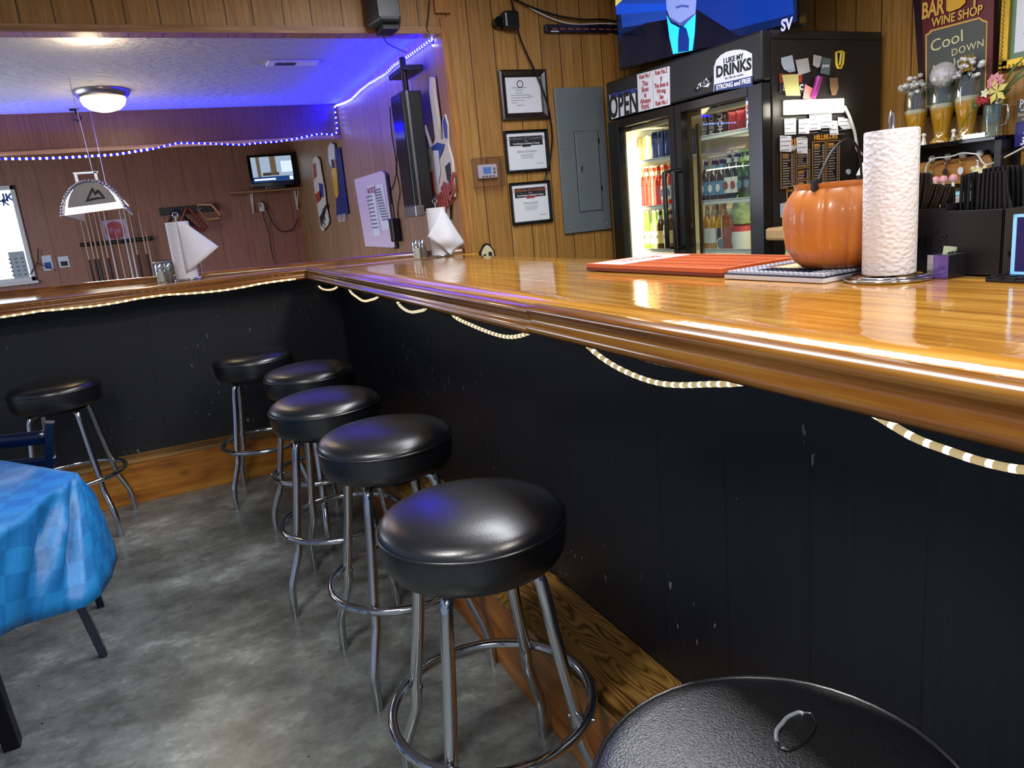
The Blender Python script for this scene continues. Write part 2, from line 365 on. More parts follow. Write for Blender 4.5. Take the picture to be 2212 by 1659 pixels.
n = len(rp); rl.add(vs, [(i*n+k, (i+1)*n+k, (i+1)*n+(k+1) % n, i*n+(k+1) % n) for i in range(4) for k in range(n)] + [tuple(range(n)), tuple(range(4*n, 5*n))])
rl.build('far_rail', 'oak_edge_x', bar, smooth=50)
pb = MB(); pb.box(.855, .90, -1.2, 4.30, .0, 1.05); pb.build('front_panel', 'panel_black', bar)
pb = MB(); pb.box(-2.6, .855, 4.262, 4.34, .0, 1.05); pb.build('front_panel', 'panel_black_x', bar)
step = thing('foot_step', 'low wooden foot step with dark veined top along the long bar leg', 'step', (.67, 1, 0)); step2 = thing('foot_step', 'low wooden foot step along the short bar leg behind the farthest stools', 'step', (.67, 1, 0))
def local(g, loc): g.v = [(x-loc[0], y-loc[1], z-loc[2]) for x, y, z in g.v]; return g
L0 = (.67, 1, 0)
local(MB().box(.67, .69, -1.2, 4.15, 0, .235), L0).build('front_board', 'step_front', step, bevel=.002)
local(MB().box(-2.6, .67, 4.13, 4.15, 0, .215), L0).build('front_board', 'step_front_x', step2, bevel=.002)
local(MB().zprism([(.664, -1.2), (.855, -1.2), (.855, 4.262), (.664, 4.13)], .235, .253), L0).build('top_board', 'step_top', step, bevel=.002)
local(MB().zprism([(-2.6, 4.124), (.664, 4.124), (.855, 4.262), (-2.6, 4.262)], .215, .232), L0).build('top_board', 'step_top_x', step2, bevel=.002)

# ---------------------------------------------------------------- stools
SEAT = [(.0, .619), (.13, .619), (.160, .6195), (.175, .625), (.184, .638), (.1885, .660), (.1895, .685), (.190, .700), (.1885, .708), (.182, .718), (.166, .7275), (.14, .735), (.10, .741), (.05, .744), (0, .745)]
def arc(pts, k=4):                        # Catmull-Rom through points
    P = [Vector(p) for p in pts]; out = []
    for i in range(len(P)-1):
        a, b_, c, d = P[max(i-1, 0)], P[i], P[i+1], P[min(i+2, len(P)-1)]
        for j in range(k):
            s = j/k; out.append(.5*((2*b_) + (c-a)*s + (2*a-5*b_+4*c-d)*s*s + (3*b_-a-3*c+d)*s**3))
    return out + [P[-1]]
LEG = [(.05, .606), (.11, .604), (.134, .590), (.144, .555), (.160, .45), (.180, .34), (.190, .285), (.192, .255), (.200, .215), (.225, .155), (.241, .115), (.247, .08), (.249, .03), (.250, .0)]
def make_stool():
    r = thing('bar_stool', 'x', 'stool', (0, 0, 0))
    MB().lathe([(p, z) for p, z in SEAT], 48).build('seat', 'black_leather', r, smooth=60)
    MB().tube([(.1905*math.cos(a*math.pi/24), .1905*math.sin(a*math.pi/24), .7005) for a in range(48)], .0032, 6, closed=True).build('piping', 'black_leather', r, smooth=60)
    for k in range(4):
        a = R_(45+90*k); c, s = math.cos(a), math.sin(a)
        g = MB(); g.tube(arc([(q*c, q*s, z) for q, z in LEG], 3), .0135, 12); g.build('leg', 'chrome', r, smooth=60)
        g = MB(); g.tube([((.204+i)*c, (.204+i)*s, .280) for i in (-.03, .022, .026)], .0052, 8); g.build('bolt', 'dull_chrome', r, smooth=60)
    MB().tube([(.214*math.cos(a*math.pi/32), .214*math.sin(a*math.pi/32), .280) for a in range(64)], .0115, 12, closed=True).build('foot_ring', 'chrome', r, smooth=60)
    g = MB(); g.lathe([(.12, .600), (.12, .6185)], 24); g.build('seat_plate', 'black_metal', r)
    return r
st0 = make_stool()
STO = [((-.576, 3.89), -8, 'black padded chrome stool behind the blue covered table, by the short bar leg'),
       ((.295, 3.82), -11, 'farthest black stool, tucked near the inside corner of the bar'),
       ((.460, 3.17), 30, 'black chrome stool second from the bar corner, half hidden behind another'),
       ((.405, 2.553), -21, 'black padded stool with a vivid blue glow on its seat, mid row'),
       ((.467, 1.99), 3, 'black padded chrome stool standing second nearest of the full stools'),
       ((.459, 1.31), -3, 'large black padded chrome stool shown in full nearest the camera'),
       ((.460, .476), 20, 'nearest black stool at the bottom edge, worn seat with a torn dent')]
stools = []
for i, ((x, y), rz, lb) in enumerate(STO):
    o = st0 if i == 0 else copy_tree(st0)
    o.location = (x, y, 0); o.rotation_euler = (0, 0, R_(rz)); tag(o, lb, 'stool', 'bar stools along the bar'); stools.append(o)

# torn dent in the nearest seat
mat('worn_leather', '#101218', .30, var=.3, vscale=90, bstr=.35); MATS['worn_leather'].node_tree.nodes['Principled BSDF'].inputs['Specular IOR Level'].default_value = .9
sg = stools[-1]; q = on_z(1720, 1578, .702); q2 = Vector((q.x-.460, q.y-.476, 0)); q2.rotate(Matrix.Rotation(R_(-20), 3, 'Z'))
fl = MB().lathe([(0, .619), (.160, .6195), (.175, .625), (.184, .638), (.1885, .660), (.1895, .685), (.190, .699), (.187, .7015), (.17, .7035), (.12, .7025), (.05, .7005), (0, .700)], 48).build('seat', 'worn_leather', None, smooth=60); old = [c for c in sg.children if c.name.startswith('seat') and 'plate' not in c.name][0]; bpy.data.objects.remove(old); fl.parent = sg
mat('torn_vinyl', '#9aa0a8', .4, var=.3)
g = MB(); g.tube(arc([(q2.x+.036*math.cos(a*.5), q2.y+.016*math.sin(a*.5), .7015+.001*math.sin(a*2.1)) for a in range(13)], 2), .0022, 6, closed=True); g.build('torn_rim', 'black_leather', sg, smooth=60, label='raised torn rim of the dent')
g = MB(); g.tube(arc([(q2.x+.030*math.cos(a*.45-.2), q2.y+.006+.010*math.sin(a*.45-.2)+.001*(a % 2), .7035) for a in range(8)], 2), .0026, 6); g.build('torn_flap', 'torn_vinyl', sg, smooth=60, label='frayed pale edge of the torn dent')

# ================================================================ pool room
# window, far wall
wx0, wz1 = -1.86, 2.09; wx1, wz0 = -1.39, 1.03
wn = thing('window_1', 'bright white framed window at the left end of the far wall', 'window', (wx0, YB-.02, wz0)); struct(wn)
g = MB()
for b_ in ((-.5, 0, 1.06, 0), ): pass
W_, H_ = wx1-wx0, wz1-wz0
g.box(-.6, W_, -.02, .02, H_-.05, H_); g.box(-.6, W_, -.02, .02, 0, .05); g.box(W_-.045, W_, -.02, .02, 0, H_); g.box(-.6, W_+.02, -.05, .02, -.03, 0)
g.build('window_frame', 'white_plastic', wn, bevel=.004)
emis('daylight_pane', '#f2f6ff', 2.2); MB().box(-.6, W_-.045, .0, .012, .05, H_-.05).build('pane', 'daylight_pane', wn)
mat('uk_blue', '#1c4fa0', .5, var=0); mat('calendar_grey', '#b7c3c8', .7)
tx, tz = FB.at(12, 428); d_ = thing('window_decal', 'blue college letters stuck high on the far window', 'decal', (tx, YB-.035, tz)); text('lettering', 'UK', .12, 'uk_blue', d_, 0, .0, bold=.004); text('lettering', 'K', .10, 'uk_blue', d_, -.005, -.05, bold=.003)
cx, cz, cw, ch = FB.rect((18, 545), (66, 598)); d_ = thing('calendar_sheet', 'grey calendar page taped low on the far window', 'paper', (cx, YB-.04, cz))
MB().box(-cw/2, cw/2, 0, .004, 0, ch).build('page', 'calendar_grey', d_)
g = MB()
for i in range(3):
    for j in range(5): g.box(-.09+i*.06, -.06+i*.06, -.002, 0, .03+j*.045, .045+j*.045)
g.build('print', 'grey_ink', d_)
g = MB(); g.tube([(tx+.20, YB-.06, 1.38), (tx+.17, YB-.06, 1.24), (tx+.06, YB-.06, 1.10)], .006, 6); g.tube([(tx+.16, YB-.06, 1.22), (tx+.32, YB-.06, 1.12)], .004, 6)
tag(g.build('window_cable', 'black_metal', smooth=60), 'black crooked cord hanging across the far window', 'cable')

# wall lights and ceiling things
emis('warm_dome', '#ffe2a0', 2.6); mat('brushed_nickel', '#8a8488', .3, .9)
def dome(x, y, z, lb, k=1):
    t_ = thing('ceiling_light', lb, 'light', (x, y, z), group=None)
    MB().lathe([(.0, -.002), (.185, -.002), (.185, -.02), (.165, -.045), (.15, -.05), (0, -.05)], 36).build('base', 'brushed_nickel', t_, smooth=50)
    MB().lathe([(.150, -.046), (.148, -.07), (.135, -.10), (.10, -.128), (.05, -.143), (0, -.147)][::-1], 36).build('dome_shade', 'warm_dome', t_, smooth=60)
    point('ceiling_light_glow', (x, y, z-.22), 8*k, (1, .78, .45), .12)
p = on_z(219, 196, 2.415); dome(p.x, p.y, 2.415, 'lit frosted dome light on the white pool room ceiling')
MB().lathe([(0, 2.403), (.065, 2.403), (.065, 2.415), (0, 2.415)], 28, (-.17, 4.84, 0)).build('recessed_light', emis('recessed_glow', '#ffd890', 30)); tag(bpy.data.objects['recessed_light'], 'flush warm ceiling light hidden close behind the wood header', 'light')
point('recessed_light_glow', (-.17, 4.84, 2.33), 6, (1, .80, .5), .06)
p = on_z(632, 134, 2.415); v_ = thing('ceiling_vent', 'white rectangular air vent with dark slats in the pool room ceiling', 'vent', (p.x, p.y, 2.415))
MB().box(-.17, .17, -.07, .07, -.012, 0).build('frame', 'white_plastic', v_, bevel=.003)
g = MB()
for i in range(14): g.box(-.12+i*.010, -.115+i*.010, -.04, .04, -.016, -.012)
g.build('slats', 'black_metal', v_)
p = on_y(165, 250, 7.1); g = MB(); g.tube([(p.x, 7.1, 2.415), (p.x, 7.1, 2.38), (p.x+.03, 7.1, 2.35), (p.x+.01, 7.1, 2.32), (p.x-.02, 7.1, 2.335)], .008, 6); g.box(p.x-.04, p.x+.02, 7.08, 7.12, 2.40, 2.415)
tag(g.build('ceiling_hook', 'black_metal', smooth=60), 'small black hook screwed into the ceiling before the far beam', 'hook')

# blue LED strip
emis('led_core', '#b8d4ff', 14); emis('led_tape', '#0000ff', 7.0)
path = [FS.w(*FS.at(u, v, -.03), -.03) for u, v in ((936, 98), (936, 88), (931, 86), (912, 100), (893, 114), (866, 132), (850, 142), (833, 160), (797, 181), (778, 196), (760, 214), (745, 222), (727, 228))]
path += [on_y(u, v, 7.235) for u, v in ((723, 230), (724.5, 245), (727, 268), (729, 285), (720, 291), (706, 290), (690, 289), (665, 294), (632, 301), (600, 306), (560, 309), (520, 313), (470, 311), (420, 309), (385, 309), (360, 314), (335, 321), (300, 326), (250, 334), (200, 337), (150, 340), (100, 342), (50, 343), (0, 343), (-60, 345), (-200, 352))]
strip = thing('led_strip', 'blue dotted LED light strip tacked along the pool room ceiling and beam', 'led strip', path[0])
MB().tube([p_-path[0] for p_ in path], .0045, 6).build('tape', 'led_tape', strip)
led0 = None; acc = 0; n_led = 0; rest = MB()
for a, b_ in zip(path, path[1:]):
    L = (b_-a).length; s_ = acc
    while s_ < L:
        q = a+(b_-a)*(s_/L)-path[0]
        if n_led < 100:
            if led0 is None: led0 = MB().ball((0, 0, 0), .0068, 8).build('led', 'led_core', strip, smooth=60); led0.location = q
            else: c_ = led0.copy(); COL.objects.link(c_); c_.location = q
            n_led += 1
        else: rest.ball(q, .0105, 6)
        s_ += .047
    acc = s_-L
o = rest.build('led_run', 'led_core', strip, smooth=60); o['kind'] = 'stuff'

# billiard lamp
emis('lamp_inside', '#fff6dc', 3.0); mat('lamp_panel', '#8d8b88', .35, .2, var=.2); mat('lamp_trim', '#c9cdf0', .15, .6)
LY, LE = 5.75, 7.2
lp = [on_y(u, v, LY) for u, v in ((133, 466), (134, 446), (141, 425), (152, 408), (166, 397), (184, 391), (208, 391), (230, 399), (250, 415), (263, 431), (271, 448))]
lc = Vector((sum(p_.x for p_ in lp)/len(lp), LY, lp[0].z))
lamp = thing('billiard_lamp', 'arched chrome edged pool table lamp with a black mountain logo, hung on chains', 'lamp', lc)
out = [(p_.x-lc.x, p_.z-lc.z) for p_ in lp]
def shell(o_, inset): cx_ = sum(x for x, z in o_)/len(o_); return [(cx_+(x-cx_)*(1-inset), z*(1-inset)+.0) for x, z in o_]
inn = shell(out, .07); sh = MB(); n = len(out); yy = (0, LE-LY)
vs = [(x, y, z) for y in yy for x, z in out+inn]
fs = []
for i in range(n-1):
    fs += [(i, i+1, 2*n+i+1, 2*n+i), (n+i, n+i+1, 3*n+i+1, 3*n+i), (i, i+1, n+i+1, n+i), (2*n+i, 2*n+i+1, 3*n+i+1, 3*n+i)]
sh.add(vs, fs); sh.build('shade', 'lamp_trim', lamp, smooth=40)
pan = shell(out, .24); pp = [(x, z+.045) for x, z in pan]; MB().prism(pp, -.004, .004).build('end_panel', 'lamp_panel', lamp)
win_ = [(x, z) for x, z in shell(out, .09)]; MB().prism(win_, .006, .012).build('end_lens', 'lamp_inside', lamp)
g = MB()
for (a, b_) in zip(out, out[1:]):
    for k in range(3):
        q = (a[0]+(b_[0]-a[0])*k/3, a[1]+(b_[1]-a[1])*k/3); g.ball((q[0], -.006, q[1]), .011, 6)
g.build('beaded_trim', 'silver', lamp, smooth=60)
mtn = lambda u, v: ((on_y(u, v, LY).x-lc.x), (on_y(u, v, LY).z-lc.z))
g = MB(); A = [mtn(*q) for q in ((186, 434), (198, 406), (201, 406), (206, 415), (211, 409), (215, 412), (228, 428), (222, 427), (212, 415), (206, 422), (200, 412), (190, 433))]; g.prism(A, -.012, -.006)
g.prism([mtn(*q) for q in ((184, 436), (196, 429), (210, 426), (228, 428), (210, 430), (197, 433))], -.012, -.006); g.build('mountain_logo', 'ink', lamp)
MB().box(out[0][0]+.02, out[-1][0]-.02, .05, LE-LY-.05, .08, .1).build('lamp_tray', 'lamp_inside', lamp)
g = MB()
for i in (4, 6): x, z = out[i]; g.box(x-.006, x+.012, .02, .06, z-.01, z+.06)
g.box(out[4][0]-.01, out[6][0]+.02, .02, .06, out[5][1]+.048, out[5][1]+.06); g.build('hanging_bracket', 'silver', lamp)
bx = (out[5][0]+out[6][0])/2
MB().tube([(bx+.02, LE-LY-.1, out[5][1]), (bx+.02, LE-LY-.1, 2.41-lc.z)], .002, 6).build('chain', 'silver', lamp, smooth=60)
g = MB(); g.tube([(bx+.02, .06, out[5][1]+.06), (bx+.0, .06, 2.41-lc.z)], .002, 6)
for i in range(12): g.ball((bx+.02-.02*i/12, .06, out[5][1]+.1+(2.41-lc.z-out[5][1]-.1)*i/12), .004, 6)
g.build('chain', 'silver', lamp, smooth=60)
area('billiard_lamp_light', (lc.x, (LY+LE)/2, lc.z-.03), .35, 26, (1, .96, .86), size_y=1.1)

# cue rack, cues, posters
def paper(F, tl, br, name, lb, cat, m='white_paper', d=-.004, th=.003, lines=None, inkm='grey_ink', group=None, rot=0):
    x, z, ww, hh = F.rect(tl, br, d); t_ = F.thing(name, lb, cat, x, z, d, group)
    MB().box(-ww/2, ww/2, -th, 0, 0, hh).build('sheet', m, t_)
    if lines:
        g = MB(); rr = random.Random(len(lb))
        for i in range(lines):
            zz = hh*(.1+.8*(i+.5)/lines); l_ = ww*rr.uniform(.45, .8); x0_ = -ww*.4; g.box(x0_, x0_+l_, -th-.0008, -th, zz-hh*.012, zz+hh*.012)
        g.build('print', inkm, t_)
    return t_, ww, hh
xk, zk, wk, hk = FB.rect((173, 528), (330, 513), -.05); cr = FB.thing('cue_rack', 'dark wooden cue rail on the far wall under the pool lamp', 'rack', xk, 1.375, -.03)
MB().tube([(-wk/2, -.03, 0), (wk/2, -.03, 0)], .022, 10).build('rail', 'black_metal', cr, smooth=60)
g = MB()
for i in range(12): g.tube([(-wk/2+.04+i*(wk-.08)/11, -.055, 0), (-wk/2+.04+i*(wk-.08)/11, -.03, .0)], .014, 8)
g.build('clips', 'black_plastic', cr, smooth=60)
mat('cue_maple', '#c9a488', .3); mat('cue_dark', '#2a1216', .3); mat('cue_green', '#1e3a30', .3); mat('cue_white', '#d9cfcb', .3)
CU = [((172, 469), (205, 611), 'cue_dark'), ((183, 462), (215, 608), 'cue_dark'), ((191, 454), (223, 608), 'cue_green'), ((201, 452), (236, 608), 'cue_maple'), ((211, 452), (245, 606), 'cue_dark'), ((223, 457), (257, 606), 'cue_white'),
      ((246, 500), (276, 603), 'cue_maple'), ((257, 452), (289, 603), 'cue_white'), ((267, 452), (299, 601), 'cue_white'), ((277, 454), (308, 598), 'cue_dark'), ((297, 457), (328, 596), 'cue_dark'), ((314, 500), (334, 593), 'cue_maple')]
cnm = ['first from the window', 'second from the window', 'third from the window, green butt', 'fourth from the window, plain maple', 'fifth from the window', 'sixth, pale shaft beneath the red sign', 'thin one under the red sign', 'eighth, with a pale butt', 'ninth, with a pale butt', 'tenth, with a black butt', 'second to last, dark butt', 'last one, farthest from the window']
for (a, b_, mt_), nm in zip(CU, cnm):
    pa, pb_ = on_y(*a, YB-.09), on_y(*b_, YB-.09); x = (pa.x+pb_.x)/2
    t_ = thing('pool_cue', 'pool cue standing in the wall rack, '+nm, 'cue', (x, YB-.11, .0), group='pool cues in the wall rack')
    zt = min(pa.z, 1.95); zb = 1.20
    MB().tube([(0, 0, zb), (0, .01, zt)], .011, 8, taper=lambda s: 1-.5*s).build('shaft', 'cue_maple' if mt_ != 'cue_white' else 'cue_white', t_, smooth=60)
    MB().tube([(0, 0, .012), (0, 0, zb)], .016, 8, taper=lambda s: 1-.28*s).build('butt', mt_, t_, smooth=60)
mat('pink_paper', '#c9b4c8', .7); mat('emblem_red', '#b54a52', .6, var=.3)
t_, ww, hh = paper(FB, (218, 477), (279, 518), 'poster', 'pale poster with a round red emblem behind the cues', 'poster', 'pink_paper', d=-.004)
MB().prism([(hh*.42*math.cos(k*math.pi/14), hh*.5+hh*.42*math.sin(k*math.pi/14)) for k in range(28)], -.005, -.003).build('emblem', 'emblem_red', t_)
text('lettering', 'Pop', .075, 'pink_paper', t_, 0, hh*.5, -.007)
for tl, br, lb in (((88, 553), (117, 583), 'small blue and white photo card on the far wall by the window'), ((124, 555), (152, 576), 'small white picture card on the far wall left of the cues')):
    t_, ww, hh = paper(FB, tl, br, 'photo_card', lb, 'picture')
    MB().box(-ww*.33, ww*.33, -.006, -.003, hh*.12, hh*.55).build('picture', 'uk_blue' if 'blue' in lb else 'black_metal', t_)
# ball rack board
x, z, ww, hh = FB.rect((342, 451), (470, 451), -.02); rb = FB.thing('rack_board', 'black peg board on the far wall holding billiard triangles', 'board', x, 1.665, -.02)
MB().box(-ww/2, ww/2, -.02, .02, -.035, .05).build('board', 'black_plastic', rb, bevel=.004)
for k in (-.13, .0, .13):
    MB().tube([(k, -.07, .01), (k, 0, .01)], .007, 8).build('peg', 'silver', rb, smooth=60)
def ring(pts, r, nm, lb, m, cat, closed=True, grp=None, y=YB-.09):
    P = [on_y(u, v, y) for u, v in pts]; c = P[0]; t_ = MB().tube([p_-c for p_ in P], r, 8, closed=closed).build(nm, m, None, smooth=60); t_.location = c; return tag(t_, lb, cat, grp)
mat('rack_black', '#17141c', .4); mat('rack_red', '#7a2c20', .4); mat('rack_tan', '#c79066', .4)
ring([(379, 453), (383, 455), (424, 492), (423, 497), (366, 501), (362, 498), (362, 493), (375, 455)], .018, 'ball_rack', 'black triangle ball rack hanging at the window side of the peg board', 'rack_black', 'rack', grp='billiard ball racks', y=YB-.11)
ring([(403, 449), (408, 449), (446, 492), (443, 498), (395, 484), (391, 478)], .018, 'ball_rack', 'reddish triangle ball rack hanging from the middle peg', 'rack_red', 'rack', grp='billiard ball racks', y=YB-.18)
ring([(426, 444), (430, 442), (455, 442), (460, 445), (476, 465), (474, 471), (448, 474), (443, 472), (427, 452)], .016, 'ball_rack', 'tan diamond shaped ball rack on the last peg', 'rack_tan', 'rack', grp='billiard ball racks', y=YB-.11)
# shelf + television
s0 = on_y(497, 419, YB-.30); s1 = on_y(668, 400, YB-.30); sz = (s0.z+s1.z)/2-.02
sh_ = thing('wall_shelf', 'long plain wooden shelf on the far wall carrying the small television', 'shelf', ((s0.x+s1.x)/2, YB, sz))
hw = (s1.x-s0.x)/2; MB().box(-hw, hw, -.30, 0, 0, .022).build('board', 'trim_wood_x', sh_, bevel=.002)
for k in (-.22, hw-.15): MB().prism([(0, 0), (.015, 0), (.015, -.24), (0, -.24)], -.03, 0).build('bracket', 'white_plastic', sh_).location = (k, 0, 0); MB().tube([(k+.007, -.26, -.008), (k+.007, -.02, -.23)], .007, 6).build('bracket', 'white_plastic', sh_)
a = on_y(527, 330, YB-.22); b_ = on_y(632, 395, YB-.22); tw, th_ = .56, .42
tv = thing('television', 'small older black flat television playing on the far wall shelf', 'television', (a.x+.02+tw/2, YB-.2, sz+.024), R_(-3))
MB().box(-tw/2, tw/2, -.03, .03, .035, th_).build('bezel', 'black_gloss', tv, bevel=.008)
MB().box(-.12, .12, -.08, .08, 0, .04).build('stand', 'black_gloss', tv, bevel=.006)
MB().box(-tw*.30, tw*.32, .03, .09, .06, th_-.05).build('rear_housing', 'black_plastic', tv, bevel=.01)
MB().prism([(tw/2-.02, .10), (tw/2+.10, .06), (tw/2+.03, th_+.02), (tw/2-.02, th_)], .0, .1).build('side_box', 'black_plastic', tv, bevel=.004); MB().box(tw/2+.06, tw/2+.11, -.02, .12, .0, .17).build('side_box', 'black_gloss', tv, bevel=.006)
sw, sz0, sz1 = tw*.43, .095, th_-.03
def emi_rects(parent, rects, y, prefix='screen_picture'):
    g = MB()
    for c_, x0, x1, z0, z1 in rects: g.use('scr_'+c_.strip('#')); g.box(x0, x1, y-.0005, y, z0, z1)
    return g.build(prefix, None, parent)
for c_ in ('#8fa0b4', '#5c4c3a', '#c8d8e8', '#1a3a6a', '#e8f0ff', '#3a3024', '#6f8298'): emis('scr_'+c_.strip('#'), c_, 1.1)
MB().box(-sw, sw, -.0308, -.03, sz0, sz1).build('screen', 'scr_8fa0b4', tv)
Hs = sz1-sz0
emi_rects(tv, [('#5c4c3a', -sw*.75, -sw*.58, sz0+Hs*.2, sz1), ('#5c4c3a', -.02, .05, sz0+Hs*.25, sz1), ('#c8d8e8', sw*.45, sw, sz0+Hs*.35, sz1-.06), ('#3a3024', -sw*.5, sw*.3, sz0+Hs*.24, sz0+Hs*.36), ('#1a3a6a', -sw, sw, sz0, sz0+Hs*.2)], -.0312)
emi_rects(tv, [('#e8f0ff', -sw*.95, sw*.1, sz0+Hs*.06, sz0+Hs*.13), ('#e8f0ff', sw*.8, sw*.97, sz0+Hs*.03, sz0+Hs*.18)], -.0318)
g = MB(); g.tube(arc([on_y(u, v, YB-.04) for u, v in ((566, 432), (575, 450), (592, 485), (610, 500), (632, 495), (645, 470))], 4), .006, 6); g.tube(arc([on_y(u, v, YB-.03) for u, v in ((560, 440), (566, 455), (570, 470), (582, 505), (586, 540), (595, 570))], 3), .005, 6)
tag(g.build('dangling_cable', 'black_metal', smooth=60), 'dark cords drooping beneath the small television shelf', 'cable')
p = on_y(566, 447, YB-.03); t_ = thing('wall_outlet', 'white outlet with a plug below the television shelf', 'outlet', p); MB().box(-.035, .035, 0, .02, -.055, .055).build('cover_plate', 'white_plastic', t_, bevel=.003); MB().box(-.018, .018, -.03, 0, -.05, -.0).build('plug', 'white_plastic', t_, bevel=.003)
p = on_y(378, 585, 7.2); t_ = thing('pool_chair', 'dark chair back showing just behind the far paper towel roll', 'chair', (p.x, 7.2, 0))
MB().box(-.17, .15, -.03, .03, .72, 1.16).build('backrest', 'black_plastic', t_, bevel=.02)
MB().box(-.2, .2, 0.0, .42, .44, .50).build('seat', 'black_plastic', t_, bevel=.02)
for i in (-.17, .17):
    for j in (.02, .39): MB().box(i-.015, i+.015, j-.015, j+.015, 0, .45 if j > .1 else .75).build('leg', 'black_metal', t_)

# ---------------------------------------------------------------- side wall (pool room) hangings
def outline(F, pts, d, nm, m, parent, th=.006):   # polygon traced on a wall plane, given thickness
    q = [F.at(u, v, d) for u, v in pts]
    if parent is not None:
        px_, pz_, d0 = F_loc[parent.name]; q = [(x-px_, z-pz_) for x, z in q]
        return MB().prism(q, d-d0, d-d0+th).build(nm, m, parent)
    return q
F_loc = {}
def wallthing(F, name, lb, cat, u, v, d, group=None):
    x, z = F.at(u, v, d); t_ = F.thing(name, lb, cat, x, z, d, group); F_loc[t_.name] = (x, z, d); return t_
mat('sign_cream', '#d9cfc8', .5, var=.15); mat('sign_red', '#a03a30', .5); mat('navy', '#142a6e', .4, var=.2); mat('sign_blue', '#2c3f9a', .4, var=.3); mat('beer_gold', '#d9a93a', .3, var=.2); mat('foam_white', '#d8d4e4', .5)
b1 = wallthing(FS, 'bottle_sign', 'tin sign shaped like a tilted beer bottle with red and blue label', 'sign', 690, 420, -.03)
outline(FS, ((676, 342), (683, 337), (689, 345), (693, 370), (700, 410), (703, 440), (710, 478), (708, 486), (697, 500), (692, 492), (686, 450), (678, 400), (675, 365)), -.03, 'plate', 'sign_cream', b1, .012)
outline(FS, ((675, 355), (681, 352), (684, 380), (678, 388)), -.034, 'red_patch', 'sign_red', b1, .002); outline(FS, ((681, 420), (692, 410), (694, 430), (685, 440)), -.034, 'red_patch', 'sign_red', b1, .002); outline(FS, ((688, 395), (697, 398), (699, 425), (692, 428)), -.034, 'blue_patch', 'sign_blue', b1, .002)
outline(FS, ((690, 470), (704, 440), (706, 446), (694, 492)), -.034, 'dark_stripe', 'ink', b1, .002); text('lettering', 'ITES', .14, 'ink', b1, .08, -.28, -.005, rot=R_(62))
b2 = wallthing(FS, 'beer_poster_sign', 'tall navy sign picturing a golden beer bottle', 'sign', 729, 390, -.02)
outline(FS, ((722, 322), (733, 318), (752, 462), (727, 468)), -.02, 'plate', 'navy', b2, .008)
outline(FS, ((708, 318), (714, 308), (721, 312), (723, 345), (716, 362), (710, 350)), -.032, 'bottle_neck', 'foam_white', b2, .01); outline(FS, ((713, 335), (722, 335), (727, 372), (730, 420), (728, 428), (725, 428), (720, 400), (716, 370)), -.030, 'bottle', 'beer_gold', b2, .008); outline(FS, ((715, 345), (721, 344), (723, 362), (717, 364)), -.034, 'bottle_label', 'navy', b2, .003)
text('lettering', 'BUD LIGHT', .11, 'foam_white', b2, -.03, -.37, -.004, sx=.62)
nb = wallthing(FS, 'notice_board', 'leaning pale pink board with two printed notices beside the wall television', 'notice board', 810, 455, -.02)
mat('board_pink', '#d8c2d8', .6, var=.04)
outline(FS, ((765, 388), (824, 369), (831, 376), (853, 533), (848, 535), (789, 532)), -.02, 'board', 'board_pink', nb, .012); outline(FS, ((831, 372), (836, 378), (858, 536), (852, 538)), -.018, 'board_shadow', 'rack_black', nb, .016)  # dark strip beside the board is its shadow, made as a solid part
outline(FS, ((793, 402), (807, 399), (822, 508), (808, 510)), -.0235, 'notice', 'white_paper', nb, .002); outline(FS, ((811, 399), (827, 396), (841, 495), (825, 497)), -.0235, 'notice', 'white_paper', nb, .002)
g = MB(); x0_, z0_, _d = F_loc[nb.name]
for (ua, va), (ub, vb), k in (((797, 425), (812, 500), 9), ((815, 410), (833, 480), 12)):
    for i in range(k):
        s_ = i/k; x, z = FS.at(ua+(ub-ua)*s_, va+(vb-va)*s_, -.0245); g.box(x-x0_-.09, x-x0_+.10, -.006, -.0045, z-z0_-.006, z-z0_+.007)
g.build('print', 'grey_ink', nb); text('lettering', 'NOTICE', .07, 'red_ink', nb, *[a_-b_ for a_, b_ in zip(FS.at(802, 412, -.025), F_loc[nb.name])], -.006)
# big television seen from its edge
p_near = on_x(883, 330, 1.52); p_far = on_x(858, 330, 1.52)
yn, yf = p_near.y, p_far.y; zt = on_x(868, 195, 1.52).z; zb = on_x(905, 457, 1.52).z
t_ = thing('wall_television', 'large wall television seen edge on, its dark screen catching blue light', 'television', (1.58, (yn+yf)/2, (zt+zb)/2))
hy, hz = (yf-yn)/2, (zt-zb)/2
mat('screen_dark', '#1b2132', .14, .2, var=0)
MB().box(-.06, .07, -hy, hy, -hz, hz).build('housing', 'black_plastic', t_, bevel=.006); MB().box(-.064, -.06, -hy+.02, hy-.015, -hz+.05, hz-.02).build('screen', 'screen_dark', t_); MB().box(-.062, -.0, -hy-.004, hy, -hz-.03, -hz+.04).build('lower_bar', 'dull_chrome', t_, bevel=.004)
MB().box(-.035, -.02, -hy-.006, -hy, -hz, hz).build('side_strip', 'dull_chrome', t_)
MB().box(.05, .12, -.0, .2, -.12, .12).build('wall_mount', 'black_metal', t_); g = MB(); g.tube([(-.02, -.1, hz), (-.02, -.1, hz+.20)], .02, 8); g.box(-.03, .10, -.14, .2, hz+.12, hz+.15); g.build('mount_pole', 'black_metal', t_, smooth=60)
g = MB(); g.tube(arc([on_x(u, v, 1.692) for u, v in ((842, 230), (846, 290), (853, 330), (856, 370), (845, 410), (820, 432), (842, 465), (852, 490))], 4), .004, 6); g.tube(arc([on_x(u, v, 1.692) for u, v in ((850, 240), (858, 330), (855, 365), (864, 410), (859, 450), (862, 490))], 4), .004, 6)
tag(g.build('hanging_cables', 'black_metal', smooth=60), 'thin black cables looping down beside the wall television', 'cable')
